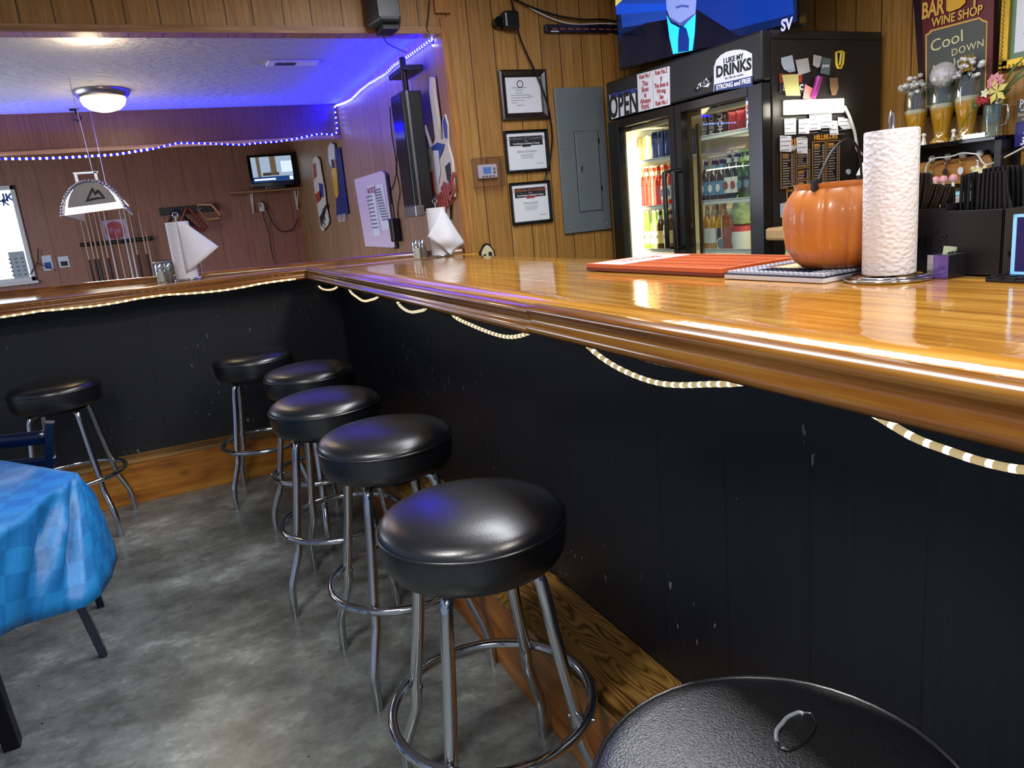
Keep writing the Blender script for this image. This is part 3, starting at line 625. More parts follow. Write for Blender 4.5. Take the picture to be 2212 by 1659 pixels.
p = on_x(853, 497, 1.66); t_ = thing('power_adapter', 'black power adapter hanging at the cable ends by the notice board', 'adapter', p); MB().box(-.03, .03, -.05, .05, -.09, .09).build('body', 'black_plastic', t_, bevel=.01); MB().tube([(0, -.02, .09), (0, -.02, .2)], .006, 6).build('strain_relief', 'black_plastic', t_)
# guitar sign
gs = wallthing(FS, 'guitar_sign', 'cut-out beer sign shaped like guitars with red script lettering', 'sign', 950, 380, -.03)
outline(FS, ((910, 272), (914, 270), (921, 290), (930, 318), (938, 306), (940, 300), (934, 250), (927, 200), (928, 166), (934, 168), (937, 200), (944, 250), (950, 300), (957, 302), (955, 262), (960, 247), (966, 270), (967, 312), (976, 345), (979, 372), (979, 402), (981, 425), (966, 447), (966, 486), (955, 478), (944, 455), (933, 424), (926, 385), (928, 350), (916, 300)), -.03, 'plate', 'sign_cream', gs, .02)
outline(FS, ((931, 318), (944, 308), (960, 312), (957, 325), (948, 345), (940, 335)), -.035, 'blue_body', 'sign_blue', gs, .004); outline(FS, ((936, 325), (946, 325), (950, 375), (946, 400), (942, 380)), -.038, 'bottle_shape', 'foam_white', gs, .003); outline(FS, ((927, 372), (934, 370), (938, 410), (944, 425), (932, 415)), -.036, 'red_patch', 'sign_red', gs, .003); outline(FS, ((911, 274), (914, 273), (922, 298), (926, 320), (921, 318)), -.036, 'blue_neck', 'sign_blue', gs, .003); outline(FS, ((956, 262), (960, 250), (965, 272), (966, 300), (960, 298)), -.036, 'blue_neck', 'sign_blue', gs, .003); outline(FS, ((961, 360), (971, 350), (974, 395), (966, 390)), -.036, 'dark_patch', 'ink', gs, .003)
lx, lz = FS.at(960, 432, -.04); text('lettering', 'Miller', .20, 'sign_red', gs, lx-F_loc[gs.name][0], lz-F_loc[gs.name][1], -.012, rot=R_(28), bold=.006, sx=1.1, shear=.2, thick=.003)
outline(FS, ((946, 452), (978, 424), (980, 428), (949, 458)), -.037, 'red_underline', 'sign_red', gs, .003)
# speaker high on the header
a = on_y(797, 0, 4.18); b_ = on_y(880, 50, 4.18)
t_ = thing('wall_speaker', 'dark grey box speaker mounted high on the wood header', 'speaker', ((a.x+b_.x)/2, 4.33, b_.z))
ww = (b_.x-a.x)/2
mat('speaker_grey', '#333a44', .4, var=.1)
g = MB(); g.zprism([(-ww, -.02), (-ww*.75, -.20), (ww*.5, -.20), (ww, -.02)], 0, .36); g.build('cabinet', 'speaker_grey', t_, bevel=.012); MB().box(-.04, .05, -.15, 0, -.03, 0).build('wall_bracket', 'black_metal', t_)
MB().zprism([(-ww*.72, -.204), (ww*.45, -.204), (ww*.45, -.2), (-ww*.72, -.2)], .02, .34).build('grille', 'black_plastic', t_)
g = MB(); g.tube(arc([(b_.x-.12, 4.27, b_.z-.03), (b_.x-.08, 4.33, b_.z-.07), (b_.x+.03, 4.33, b_.z-.12)], 4), .003, 6); g.tube(arc([on_y(u, v, 4.33) for u, v in ((928, 0), (926, 30), (922, 60), (926, 70))], 3), .003, 6); tag(g.build('speaker_wire', 'black_metal', smooth=60), 'thin black speaker wire along the header edge', 'wire')

# ================================================================ middle wall (certificates)
mat('frame_brown', '#241a14', .3, var=.3); mat('frame_black', '#08080a', .3); mat('banner', '#1e2028', .6); mat('orange_ink', '#c06038', .6, var=0)
def framed(tl, br, lb, fm, bw, kind):
    x, z, ww, hh = FM.rect(tl, br, -.02); t_ = FM.thing('framed_certificate', lb, 'certificate', x, z, -.001)
    g = MB(); b_ = bw
    def mit(i, o, y0, y1):
        A = [(-ww/2+o, o), (ww/2-o, o), (ww/2-o, hh-o), (-ww/2+o, hh-o)]; B = [(-ww/2+i, i), (ww/2-i, i), (ww/2-i, hh-i), (-ww/2+i, hh-i)]
        vs = [(x_, y0, z_) for x_, z_ in A] + [(x_, y1, z_) for x_, z_ in B]; g.add(vs, [(k, (k+1) % 4, 4+(k+1) % 4, 4+k) for k in range(4)])
    mit(.0, .0, 0, -.022); mit(b_*.3, 0, -.022, -.026); mit(b_*.75, b_*.3, -.026, -.018); mit(b_, b_*.75, -.018, -.010); mit(b_, b_, -.010, -.002)
    g.build('frame', fm, t_)
    MB().box(-ww/2+b_, ww/2-b_, -.008, -.002, b_, hh-b_).build('paper', 'white_paper', t_)
    iw, ih = ww/2-b_, hh-2*b_
    if kind == 'seal':
        g = MB(); g.tube([(-.02+.02*math.cos(a*.4), -.0085, hh-b_-.04+.02*math.sin(a*.4)) for a in range(16)], .0025, 6, closed=True); g.build('seal', 'ink', t_)
        g = MB()
        for i, l_ in enumerate((.10, .05, .05, .14, .14, .09, .04, .05)): g.box(-iw*.75 if 2 < i < 7 else -.03-l_/2, (-iw*.75 if 2 < i < 7 else -.03-l_/2)+l_, -.0088, -.008, b_+ih*(.70-i*.07), b_+ih*(.70-i*.07)+.003)
        g.box(.03, .07, -.0088, -.008, b_+ih*.45, b_+ih*.45+.002); g.build('print', 'grey_ink', t_)
    else:
        MB().box(-iw*.88, iw*.88, -.0086, -.008, b_+ih*.66, b_+ih*.92).build('banner', 'banner', t_)
        text('heading', 'Certificate of Completion', .026, 'orange_ink' if kind == 'red' else 'grey_ink', t_, 0, b_+ih*.86, -.0088)
        text('heading', 'Food Manager Certification Training', .0125, 'white_ink', t_, 0, b_+ih*.715, -.0088, bold=.0003)
        text('subheading', 'in the', .009, 'white_ink', t_, 0, b_+ih*.785, -.0088)
        MB().box(-.03, .03, -.0094, -.0086, b_+ih*.625, b_+ih*.68).build('badge', 'red_ink' if kind == 'red' else 'banner', t_)
        text('lettering', 'linda grizzle' if kind == 'red' else 'diane christison', .022, 'grey_ink', t_, 0, b_+ih*.50, -.0084)
        g = MB()
        for i in range(4): g.box(-.05+.003*i, .05-.003*i, -.0084, -.008, b_+ih*(.41-i*.035), b_+ih*(.41-i*.035)+.002)
        g.box(iw*.45, iw*.85, -.0084, -.008, b_+ih*.14, b_+ih*.14+.003); g.build('print', 'grey_ink', t_)
    return t_
framed((1077, 151), (1187, 256), 'brown wide moulded frame holding a licence, topmost of the three on the middle wall', 'frame_brown', .042, 'seal')
framed((1089, 283), (1189, 368), 'thin black framed certificate with a dark banner, middle of the three', 'frame_black', .018, 'dark')
framed((1101, 396), (1195, 478), 'thin black framed certificate with orange heading and red badge, lowest of the three', 'frame_black', .018, 'red')
# breaker panel
x, z, ww, hh = FM.rect((1197, 190), (1321, 494), -.02); mat('steel_grey', '#747c80', .38, .25, var=.1, vscale=5)
ep = FM.thing('electrical_panel', 'flat grey steel breaker panel with a small hinged door', 'electrical panel', x, z, -.001)
MB().box(-ww/2, ww/2, -.02, 0, 0, hh).build('cover', 'steel_grey', ep, bevel=.003)
dx0, dx1, dz0, dz1 = -.055, .115, hh*.145, hh*.70
d_ = MB().box(dx0, dx1, -.026, -.02, dz0, dz1).build('door', 'steel_grey', ep, bevel=.003); g = MB(); g.tube([(dx0-.004, -.0205, dz0-.004), (dx1+.004, -.0205, dz0-.004), (dx1+.004, -.0205, dz1+.004), (dx0-.004, -.0205, dz1+.004)], .002, 6, closed=True); g.build('door_seam', 'black_metal', ep)
l_ = MB().box(dx0+.012, dx0+.045, -.030, -.026, (dz0+dz1)/2+.0, (dz0+dz1)/2+.045).build('latch', 'steel_grey', d_, bevel=.003); MB().box(dx0+.025, dx0+.032, -.034, -.030, (dz0+dz1)/2+.008, (dz0+dz1)/2+.036).build('latch_lever', 'black_metal', d_)
for a, b_ in ((-ww/2+.03, .04), (ww/2-.03, .04), (-ww/2+.03, hh-.04), (ww/2-.03, hh-.04), (-ww/2+.03, hh*.6), (ww/2-.03, hh*.6)): MB().ball((a, -.021, b_), .006, 8).build('screw', 'silver', ep, smooth=60)
for k in (.25, .85): MB().box(dx1+.002, dx1+.008, -.028, -.02, dz0+(dz1-dz0)*k, dz0+(dz1-dz0)*k+.03).build('hinge', 'silver', ep)
# thermostat in clear cover
x, z, ww, hh = FM.rect((1023, 342), (1091, 401), -.05); th = FM.thing('thermostat', 'white thermostat inside a clear plastic lock box', 'thermostat', x, z, -.001)
thin_glass('clear_plastic', '#f4f2fa', .12); mat('lcd_blue', '#4d83c0', .3, emit=.25, var=0)
MB().box(-ww*.34, ww*.34, -.03, 0, hh*.30, hh*.78).build('body', 'white_plastic', th, bevel=.01); MB().box(-ww*.17, ww*.10, -.032, -.03, hh*.46, hh*.68).build('display', 'lcd_blue', th)
for k in (.45, .57): MB().box(ww*.18, ww*.25, -.033, -.03, hh*k, hh*k+.014).build('button', 'dull_chrome', th, bevel=.002)
for k in (-.22, -.1, .02, .14): MB().box(ww*k, ww*k+.014, -.033, -.03, hh*.35, hh*.35+.008).build('button', 'dull_chrome', th, bevel=.001)
g = MB(); g.box(-ww/2, ww/2, -.062, -.058, 0, hh); g.box(-ww/2, -ww/2+.004, -.058, 0, 0, hh); g.box(ww/2-.004, ww/2, -.058, 0, 0, hh); g.box(-ww/2, ww/2, -.058, 0, 0, .004); g.box(-ww/2, ww/2, -.058, 0, hh-.004, hh); g.build('lock_box', 'clear_plastic', th)
g = MB(); g.tube([(-ww/2, -.062, 0), (ww/2, -.062, 0), (ww/2, -.062, hh), (-ww/2, -.062, hh)], .003, 6, closed=True); g.build('lock_box_rim', 'clear_plastic', th)
MB().ball((0, -.05, hh+.008), .009, 8).build('lock', 'silver', th, smooth=60)
# wall plug / camera blob and cable
p = on_y(1101, 44, YM-.05); t_ = thing('power_adapter', 'black square adapter with a round eye high on the middle wall', 'adapter', (p.x, YM-.0, p.z))
MB().box(-.045, .055, -.08, -.0, -.05, .05).build('body', 'black_plastic', t_, bevel=.015); MB().tube([(-.07, -.06, -.01), (-.07, -.0, -.01)], .032, 16).build('round_eye', 'black_gloss', t_, smooth=50)
def cable(name, lb, pts, plane, r, m='black_metal', k=5, n=6, cat='cable', prm=None):
    P = arc([plane(u, v) for u, v in pts], k); c = P[0].copy(); o = MB().tube([p_-c for p_ in P], r, n).build(name, m, None, smooth=60); o.location = c; return tag(o, lb, cat)
ym = lambda d: (lambda u, v: on_y(u, v, YM-d))
cable('black_cable', 'black cable running from the adapter down past the three certificates', [(1104, 0), (1113, 30), (1120, 70), (1135, 110), (1152, 145), (1165, 175), (1180, 215), (1188, 250), (1193, 300), (1188, 345), (1182, 370), (1176, 392)], ym(.035), .006)
cable('black_cable', 'black cable sagging across the top of the middle wall to the large television', [(1105, -5), (1125, 5), (1160, 20), (1210, 35), (1260, 42), (1300, 42), (1335, 47)], ym(.03), .006)
cable('white_cable', 'white cable sagging across the top of the middle wall', [(1135, 8), (1150, 20), (1180, 35), (1215, 48), (1250, 53), (1300, 51), (1335, 52)], ym(.02), .005, 'white_plastic')
mat('bar_navy', '#100c26', .4)
x, z, ww, hh = FM.rect((1178, 52), (1345, 71), -.03); sb = FM.thing('sound_bar', 'long dark navy bar with tiny tan lettering beneath the cables', 'sound bar', x, z, -.001); MB().box(-ww/2, ww/2, -.03, 0, 0, hh).build('body', 'bar_navy', sb, bevel=.004)
g = MB()
for i in range(9): g.box(-ww*.42+i*ww*.1, -ww*.42+i*ww*.1+ww*.065, -.031, -.03, hh*.38, hh*.5)
g.build('print', 'orange_ink', sb); MB().box(-ww*.44, -ww*.34, -.031, -.03, hh*.05, hh*.2).build('sticker', 'white_paper', sb)
# little sign by the bar end
p0 = on_y(1053, 555, YM-.01); t_ = thing('wall_plaque', 'small black and cream arched plaque peeking over the bar at the middle wall', 'plaque', (p0.x, YM-.001, p0.z-.05)); prof = lambda r_: [(-r_, 0), (-r_, .07+r_*.3), (-r_*.75, .09+r_*.2), (-r_*.45, .075+r_), (0, .085+r_), (r_*.45, .075+r_), (r_*.75, .09+r_*.2), (r_, .07+r_*.3), (r_, 0)]
MB().prism(prof(.052), -.014, 0).build('back_plate', 'frame_black', t_); MB().prism(prof(.040), -.018, -.014).build('face', 'cream', t_)
g = MB(); g.box(-.03, -.01, -.02, -.018, .01, .07); g.box(.005, .03, -.02, -.018, .02, .08); g.build('figure', 'ink', t_); MB().box(-.012, .008, -.0205, -.018, .0, .05).build('red_patch', 'sign_red', t_)

# ================================================================ fridge
FO = Vector((2.666, 4.107, 0)); FA = math.atan2(2.828-4.107, 2.713-2.666); FF = Frame(FO, FA); FW_, FD, FH = 1.28, .80, 2.0
FSO = FF.w(FW_, 0); FSd = Frame((FSO.x, FSO.y, 0), FA+R_(90))       # the right side, facing the camera
mat('fridge_black', '#15161a', .4, var=.08); mat('fridge_side', '#1d1a19', .45, var=.1); mat('fridge_inside', '#e6dfc4', .5, var=.03); mat('door_black', '#0b0c0f', .25)
fr = thing('drinks_fridge', 'tall black two door glass merchandiser full of bottles and cans', 'fridge', FO, FA)
g = MB(); T = .05
g.box(0, FW_, .03, FD, FH-.04, FH); g.box(0, FW_, 0, FD, 0, .12); g.box(0, T, .03, FD, .12, FH-.04); g.box(FW_-T, FW_, .03, FD, .12, FH-.04); g.box(T, FW_-T, FD-.04, FD, .12, FH-.04)
g.build('cabinet', 'fridge_side', fr, bevel=.004)
MB().box(T, FW_-T, FD-.05, FD-.045, .12, 1.72).build('rear_lining', 'fridge_inside', fr)
MB().box(T, FW_-T, .06, FD-.05, 1.70, 1.72).build('ceiling_lining', 'fridge_inside', fr)
MB().box(T, T+.004, .06, FD-.05, .12, 1.70).build('side_lining', 'fridge_inside', fr); MB().box(FW_-T-.004, FW_-T, .06, FD-.05, .12, 1.70).build('side_lining', 'fridge_inside', fr)
ztop_l = FF.at(1322, 268)[1]; ztop_r = FF.at(1472, 221)[1]; DT = (ztop_l+ztop_r)/2
MB().box(-.002, FW_+.002, -.03, .03, DT+.008, FH+.0).build('header_panel', 'fridge_black', fr, bevel=.012)
xm = FF.at(1469, 300)[0]
thin_glass('door_glass', '#eef2ee', .10)
def door(x0, x1, gx0, gx1, gz1, hx):
    g = MB(); y0, y1 = -.035, .02; zb = .12
    g.box(x0, gx0, y0, y1, zb, DT); g.box(gx1, x1, y0, y1, zb, DT); g.box(gx0, gx1, y0, y1, gz1, DT); g.box(gx0, gx1, y0, y1, zb, .22)
    d_ = g.build('door', 'door_black', fr, bevel=.003); MB().box(gx0, gx1, -.012, -.008, .22, gz1).build('door_glass', 'door_glass', d_)
    h = MB(); h.tube([(hx, -.035, 1.00), (hx, -.085, 1.00), (hx, -.085, 1.42), (hx, -.035, 1.42)], .014, 10); h.build('handle', 'door_black', d_, smooth=50)
gl0 = FF.at(1347, 330)[0]; gl1 = FF.at(1457, 330)[0]; gr0 = FF.at(1484, 330)[0]; gr1 = FF.at(1629, 330)[0]; gzl = FF.at(1345, 276)[1]; gzr = FF.at(1600, 214)[1]
door(.0, xm-.002, gl0, gl1, (gzl+gzr)/2, xm-.045); door(xm+.002, FW_, gr0, gr1, (gzl+gzr)/2, xm+.03)
emis('tube_light', '#fff6d8', 9.0)
MB().box(gl0-.02, gl0+.045, .05, .09, .25, 1.60).build('light_tube', 'tube_light', fr, bevel=.01); MB().box(xm-.03, xm+.03, .03, .06, .15, 1.7).build('mullion', 'fridge_black', fr)
c_ = FF.w(gl0+.10, 1.0, .14); area('fridge_tube_light', c_, .08, 9, (1, .93, .72), rot=(R_(90), 0, FA+R_(60)), size_y=1.4)
c_ = FF.w(1.15, 1.1, .10); area('fridge_tube_light', c_, .08, 4, (1, .92, .74), rot=(R_(90), 0, FA+R_(-60)), size_y=1.2)
c_ = FF.w(.95, 1.69, .25); area('fridge_tube_light', c_, .5, 2, (1, .92, .74), size_y=.2)
shz = {}
DSH = .10
for side, (xa, xb), zz in (('l', (T+.01, xm-.04), [FF.at(1420, 345, DSH)[1], FF.at(1420, 447, DSH)[1], FF.at(1420, 541, DSH)[1]]), ('r', (xm+.05, FW_-T-.01), [FF.at(1569, 289, DSH)[1], FF.at(1569, 434, DSH)[1], FF.at(1569, 542, DSH)[1]])):
    shz[side] = zz
    for z_ in zz:
        g = MB(); g.box(xa, xb, DSH-.005, DSH, z_-.012, z_+.012); g.box(xa, xb, FD-.06, FD-.055, z_-.004, z_+.004)
        for i in range(14): x_ = xa+(xb-xa)*(i+.5)/14; g.box(x_-.002, x_+.002, DSH, FD-.06, z_-.003, z_)
        s_ = g.build('shelf', 'white_plastic', fr)
        g = MB()
        for i in range(40): x_ = xa+(xb-xa)*(i+.5)/40; g.box(x_-.003, x_+.003, DSH-.0065, DSH-.005, z_+.002, z_+.009)
        g.build('price_rail', 'grey_ink', s_)
x_ = FF.at(1512, 400, .08)[0]; g = MB(); g.box(x_-.012, x_+.012, .075, .085, .2, 1.66)
g.build('shelf_standard', 'dull_chrome', fr)
# contents
mat('glass_amber', '#3a1a06', .12, var=0, coat=.4); mat('glass_green', '#1d4a14', .12, var=0, coat=.4); mat('glass_dark', '#0c1208', .12, var=0, coat=.4); mat('glass_red', '#c8260e', .15, var=0, emit=.12, coat=.3); mat('glass_clear_gold', '#c08a30', .12, var=0, coat=.3); mat('label_blue', '#5c86a8', .5, var=.2); mat('label_white', '#dcdcd4', .5, var=.08); mat('label_dark', '#131c24', .5, var=.3); mat('label_cream', '#d8c898', .5, var=.15); mat('cap_silver', '#b0b0b0', .3, .9, var=0); mat('can_red', '#8a1a20', .25, .3, var=.3); mat('can_dark', '#3a1418', .25, .4, var=.4); mat('can_blue', '#2a4a9c', .22, .6, var=.35); mat('can_silver', '#a8acb4', .25, .8, var=.2); mat('can_yellow', '#c9bb72', .3, .3, var=.2); mat('glass_lime', '#6aa02c', .15, var=0, coat=.3); mat('foil_white', '#b8c0bc', .3, .4); mat('star_red', '#c03a28', .5, var=0)
BP = [(0, 0), (.030, .0), (.0315, .006), (.0315, .125), (.030, .142), (.022, .162), (.0145, .178), (.0130, .21), (.0135, .222), (.0142, .223), (.0142, .228), (0, .228)]
def bottle0(gm, lm, nm, neck='label', cap='cap_silver', h=1.0, mark=None, emblem=None):
    t_ = thing('bottle', 'x', 'bottle', (0, 0, 0))
    MB().lathe([(r, z*h) for r, z in BP], 20).build('glass', gm, t_, smooth=50)
    MB().lathe([(.0322, .035*h), (.0322, .11*h)], 20).build('label', lm, t_, smooth=50)
    MB().lathe([(.0152, .172*h), (.0142, .20*h)], 16).build('neck_label', lm if neck == 'label' else neck, t_, smooth=50)
    MB().lathe([(0, .231*h), (.0150, .231*h), (.0152, .222*h)], 16).build('cap', cap, t_, smooth=50)
    if mark: text('lettering', mark, .026, 'sign_red', t_, 0, .075*h, -.034, bold=.001)
    if emblem:
        MB().prism([(.017*math.cos(k*.52), .072*h+.022*math.sin(k*.52)) for k in range(12)], -.0345, -.0325).build('emblem', emblem, t_)
    return t_
def can0(m, h=.168, r=.033, mark=None):
    t_ = thing('drink_can', 'x', 'can', (0, 0, 0))
    MB().lathe([(0, .0), (r*.8, 0), (r, .008), (r, h-.016), (r*.82, h-.004)], 20).build('body', m, t_, smooth=50); MB().lathe([(r*.82, h-.004), (r*.84, h), (r*.8, h-.003), (0, h-.004)], 20).build('lid', 'can_silver', t_, smooth=50)
    if mark: text('lettering', mark, .05, 'white_ink', t_, 0, h*.5, -r-.001, rot=R_(90), bold=.001, thick=.0003)
    return t_
def put(F, proto, used, x, d, z, lb, group):
    o = proto if not used[0] else copy_tree(proto); used[0] = True
    o.location = F.w(x, z, d); o.rotation_euler = (0, 0, F.a+R_(random.uniform(-25, 25) if o.get('spin') else 0)); return tag(o, lb, o['category'], group)
def row(us, vref, d, z, proto, lb, group, depths=(0,)):
    used = [False]
    for u in us:
        x = FF.at(u, vref, d)[0]
        for k in depths: put(FF, proto, used, x, d+k, z+.001, lb, group)
Z = shz['r']
row((1526, 1543.5, 1560), 400, .17, Z[1], bottle0('glass_amber', 'label_blue', 'b', emblem='white_ink'), 'brown beer bottle with a pale blue label, first three of the right fridge middle shelf', 'brown beers on the right middle shelf', (0, .08))
row((1577, 1592.5), 400, .17, Z[1], bottle0('glass_dark', 'label_white', 'b', 'foil_white', 'foil_white', 1.12, None, 'sign_red'), 'white necked dark beer bottle with a white and red label', 'white necked beers on the right middle shelf', (0, .08))
row((1607, 1622), 400, .17, Z[1], bottle0('glass_green', 'label_dark', 'b', 'glass_lime', 'glass_lime', 1.10, None, 'label_blue'), 'green necked beer bottle with a dark round label, next to the door edge', 'green necked beers on the right middle shelf', (0, .08))
row((1532, 1548), 280, .18, Z[0], can0('can_dark', .168, .034, 'REIGN'), 'dark red tall energy can at the hinge side of the top fridge shelf', 'dark energy cans on the right top shelf', (0, .09))
row((1567,), 280, .18, Z[0], can0('can_dark', .168, .034, 'HOUSE'), 'dark tall can with white vertical lettering on the top fridge shelf', None, (0,))
row((1587, 1606, 1625), 280, .18, Z[0], can0('can_red', .172, .035), 'crimson tall energy can near the handle edge of the top fridge shelf', 'crimson energy cans on the right top shelf', (0, .09))
row((1529, 1543), 500, .17, Z[2], bottle0('glass_clear_gold', 'label_white', 'b', 'label_cream', 'label_cream', 1.10), 'clear golden beer bottle on the lowest visible right fridge shelf', 'golden beers on the right low shelf', (0, .08))
row((1560,), 500, .17, Z[2], bottle0('glass_clear_gold', 'label_dark', 'b', 'beer_gold', 'beer_gold', 1.10), 'golden beer bottle with a bright yellow neck beside the sauce jugs', None, (0,))
mat('sauce', '#8a4a2c', .3, var=.2); mat('sauce_red', '#7a2a22', .3, var=.2); thin_glass('film', '#dfe6e0', .3)
x = FF.at(1586, 500, .18)[0]; t_ = thing('sauce_jug', 'large clear jug of brown sauce on the low fridge shelf', 'jug', FF.w(x, Z[2]+.001, .17), FA); MB().lathe([(0, 0), (.062, 0), (.064, .01), (.064, .19), (.055, .205), (0, .205)], 24).build('jug', 'sauce', t_, smooth=40); MB().lathe([(.05, .205), (.052, .225), (0, .228)], 20).build('lid', 'clear_plastic', t_, smooth=40)
x = FF.at(1604, 500, .2)[0]; t_ = thing('sauce_bottle', 'slim red sauce bottle with a cone tip beside the brown jug', 'bottle', FF.w(x, Z[2]+.001, .22), FA); MB().lathe([(0, 0), (.035, 0), (.036, .17), (.03, .19), (0, .19)], 20).build('bottle', 'sauce_red', t_, smooth=40); MB().lathe([(.02, .19), (.004, .24), (0, .24)], 12).build('nozzle', 'clear_plastic', t_, smooth=40)
mat('salad', '#8a9c74', .5, var=.5, vscale=60); x = FF.at(1611, 470, .2)[0]; t_ = thing('food_bag', 'plastic bag of greens and red packets by the low shelf door edge', 'bag', FF.w(x, Z[2]+.001, .17), FA)
g = MB(); g.lathe([(0, .0), (.05, .0), (.06, .05), (.055, .10), (0, .12)], 14); g.build('packets', 'label_white', t_, smooth=60); MB().lathe([(.0, .09), (.055, .10), (.058, .125), (0, .14)], 14).build('red_packet', 'star_red', t_, smooth=60); MB().lathe([(.0, .13), (.05, .14), (.062, .19), (.045, .25), (.02, .30), (0, .30)], 14, rib=lambda a, z: 1+.12*math.sin(5*a+z*40)).build('greens', 'salad', t_, smooth=60)
x, z_ = FF.at(1555, 527, .10); t_ = thing('white_disc', 'round pale jar lid standing on edge in front of the golden beers', 'lid', FF.w(x, z_, .115), FA); MB().prism([(.036*math.cos(k*.2618), .036*math.sin(k*.2618)) for k in range(24)], -.006, 0).build('disc', 'label_white', t_); MB().prism([(.028*math.cos(k*.2618), .028*math.sin(k*.2618)) for k in range(24)], -.008, -.006).build('centre', 'grey_ink', t_)
Z = shz['l']
row((1388, 1398), 320, .17, Z[0], can0('can_yellow', .155, .031), 'pale yellow tall can on the left fridge top shelf', 'pale cans on the left top shelf', (0, .09))
row((1418, 1432, 1447), 320, .15, Z[0], can0('can_blue', .165, .030), 'blue and silver energy can on the left fridge top shelf', 'blue energy cans on the left top shelf', (0, .08, .16))
for (a, b_, m_, lb) in (((1379, 272), (1416, 300), 'label_cream', 'pale printed carton behind the cans in the left fridge'), ((1417, 273), (1448, 290), 'salad', 'green carton at the back of the left fridge top shelf')):
    x0_, z1_ = FF.at(*a, .3); x1_, z0_ = FF.at(*b_, .3); t_ = thing('carton', lb, 'carton', FF.w((x0_+x1_)/2, Z[0]+.001, .45), FA); MB().box(-(x1_-x0_)*.62, (x1_-x0_)*.62, 0, .12, 0, .26).build('box', m_, t_, bevel=.003); text('lettering', 'Prem', .05, 'ink', t_, 0, .2, -.001)
row((1386, 1398, 1410, 1424), 410, .17, Z[1], bottle0('glass_red', 'glass_red', 'b', 'label_cream', 'label_cream', 1.08), 'bright red clear drink bottle on the left fridge middle shelf', 'red drinks on the left middle shelf', (0, .08))
row((1439, 1452), 410, .17, Z[1], bottle0('glass_red', 'label_white', 'b', 'label_cream', 'label_cream', 1.1, None, 'sign_blue'), 'red drink bottle with a white and blue label next to the left door edge', 'white labelled red drinks on the left middle shelf', (0, .08))
row((1386, 1401, 1415), 500, .17, Z[2], bottle0('glass_lime', 'label_cream', 'b', 'glass_lime', 'cap_silver', 1.05, 'X'), 'lime green beer bottle with a cream label on the left low shelf', 'green beers on the left low shelf', (0, .08))
row((1428, 1444), 500, .17, Z[2], bottle0('glass_amber', 'label_cream', 'b', 'label_white', 'cap_silver', 1.05, 'X'), 'brown beer bottle with a red mark on cream label, left low shelf', 'brown marked beers on the left low shelf', (0, .08))
# signs on the header
def tilted(F, pts, d, name, lb, cat, m, th=.003):     # flat sign with four traced corners on a plane
    q = [F.at(u, v, d) for u, v in pts]; cx_ = sum(a for a, b_ in q)/len(q); cz_ = sum(b_ for a, b_ in q)/len(q)
    t_ = F.thing(name, lb, cat, cx_, cz_, d); F_loc[t_.name] = (cx_, cz_, d)
    MB().prism([(a-cx_, b_-cz_) for a, b_ in q], -th, 0).build('board' if cat == 'sign' else 'sheet', m, t_); e = Vector((q[1][0]-q[0][0], q[1][1]-q[0][1])); return t_, e.length, (Vector((q[3][0]-q[0][0], q[3][1]-q[0][1]))).length, math.atan2(e.y, e.x)
mat('sign_white', '#dadde8', .4, var=.02)
t_, a, b_, an = tilted(FF, ((1317, 205), (1375, 190), (1378, 240), (1322, 258)), -.031, 'open_sign', 'white sign reading open in heavy black letters on the fridge header', 'sign', 'sign_white')
text('lettering', 'OPEN', .178, 'ink', t_, 0, -.012, -.004, sx=.62, rot=an, bold=.005, spacing=1.02)
x, z = F_loc[t_.name][:2]; c_, s_ = math.cos(an), math.sin(an); g = MB(); g.prism([(q*c_-r*s_, q*s_+r*c_) for q, r in ((-a/2+.004, b_/2-.03), (a/2-.004, b_/2-.03), (a/2-.004, b_/2-.004), (-a/2+.004, b_/2-.004))], -.0035, -.003); g.build('blue_band', 'sign_blue', t_)
t_, a, b_, an = tilted(FF, ((1377, 161), (1447, 143), (1448, 226), (1380, 242)), -.031, 'rules_sign', 'white two column sign of boss rules in red print on the fridge header', 'sign', 'sign_white')
c_, s_ = math.cos(an), math.sin(an)
def T_(s__, q, r, size, m='red_ink', **k): text('lettering', s__, size, m, t_, q*c_-r*s_, q*s_+r*c_, -.004, rot=an, **k)
T_('Rule No.1', -a*.25, b_*.40, .034, sx=.75, bold=.0006); T_('Rule No.2', a*.25, b_*.40, .034, sx=.75, bold=.0006)
for i, s__ in enumerate(('The', 'Boss', 'is', 'Always', 'Right.')): T_(s__, -a*.25, b_*(.20-.15*i), .038, sx=.9, bold=.0008)
for i, s__ in enumerate(('If', 'The Boss is', 'Wrong.', 'See', 'Rule No.1')): T_(s__, a*.25, b_*(.22-.15*i), .034, sx=.78, bold=.0008)
MB().prism([(q*c_-r*s_, q*s_+r*c_) for q, r in ((-.001, -b_/2+.004), (.001, -b_/2+.004), (.001, b_/2-.004), (-.001, b_/2-.004))], -.0035, -.003).build('divider', 'grey_ink', t_)
t_, a, b_, an = tilted(FF, ((1543, 182), (1543, 145), (1548, 130), (1558, 119), (1570, 112), (1585, 108), (1600, 107), (1612, 109), (1625, 116), (1626, 186), (1542, 198)), -.031, 'drinks_sign', 'arched white and navy joke sign about drinks on the fridge header', 'sign', 'sign_white')
x, z, _ = F_loc[t_.name]; q0 = FF.at(1543, 182, -.032); q1 = FF.at(1625, 163, -.032); an = math.atan2(q1[1]-q0[1], q1[0]-q0[0])
def T2(s__, u, v, size, m='ink', **k): lx, lz = FF.at(u, v, -.034); text('lettering', s__, size, m, t_, lx-x, lz-z, -.0045, rot=an, **k)
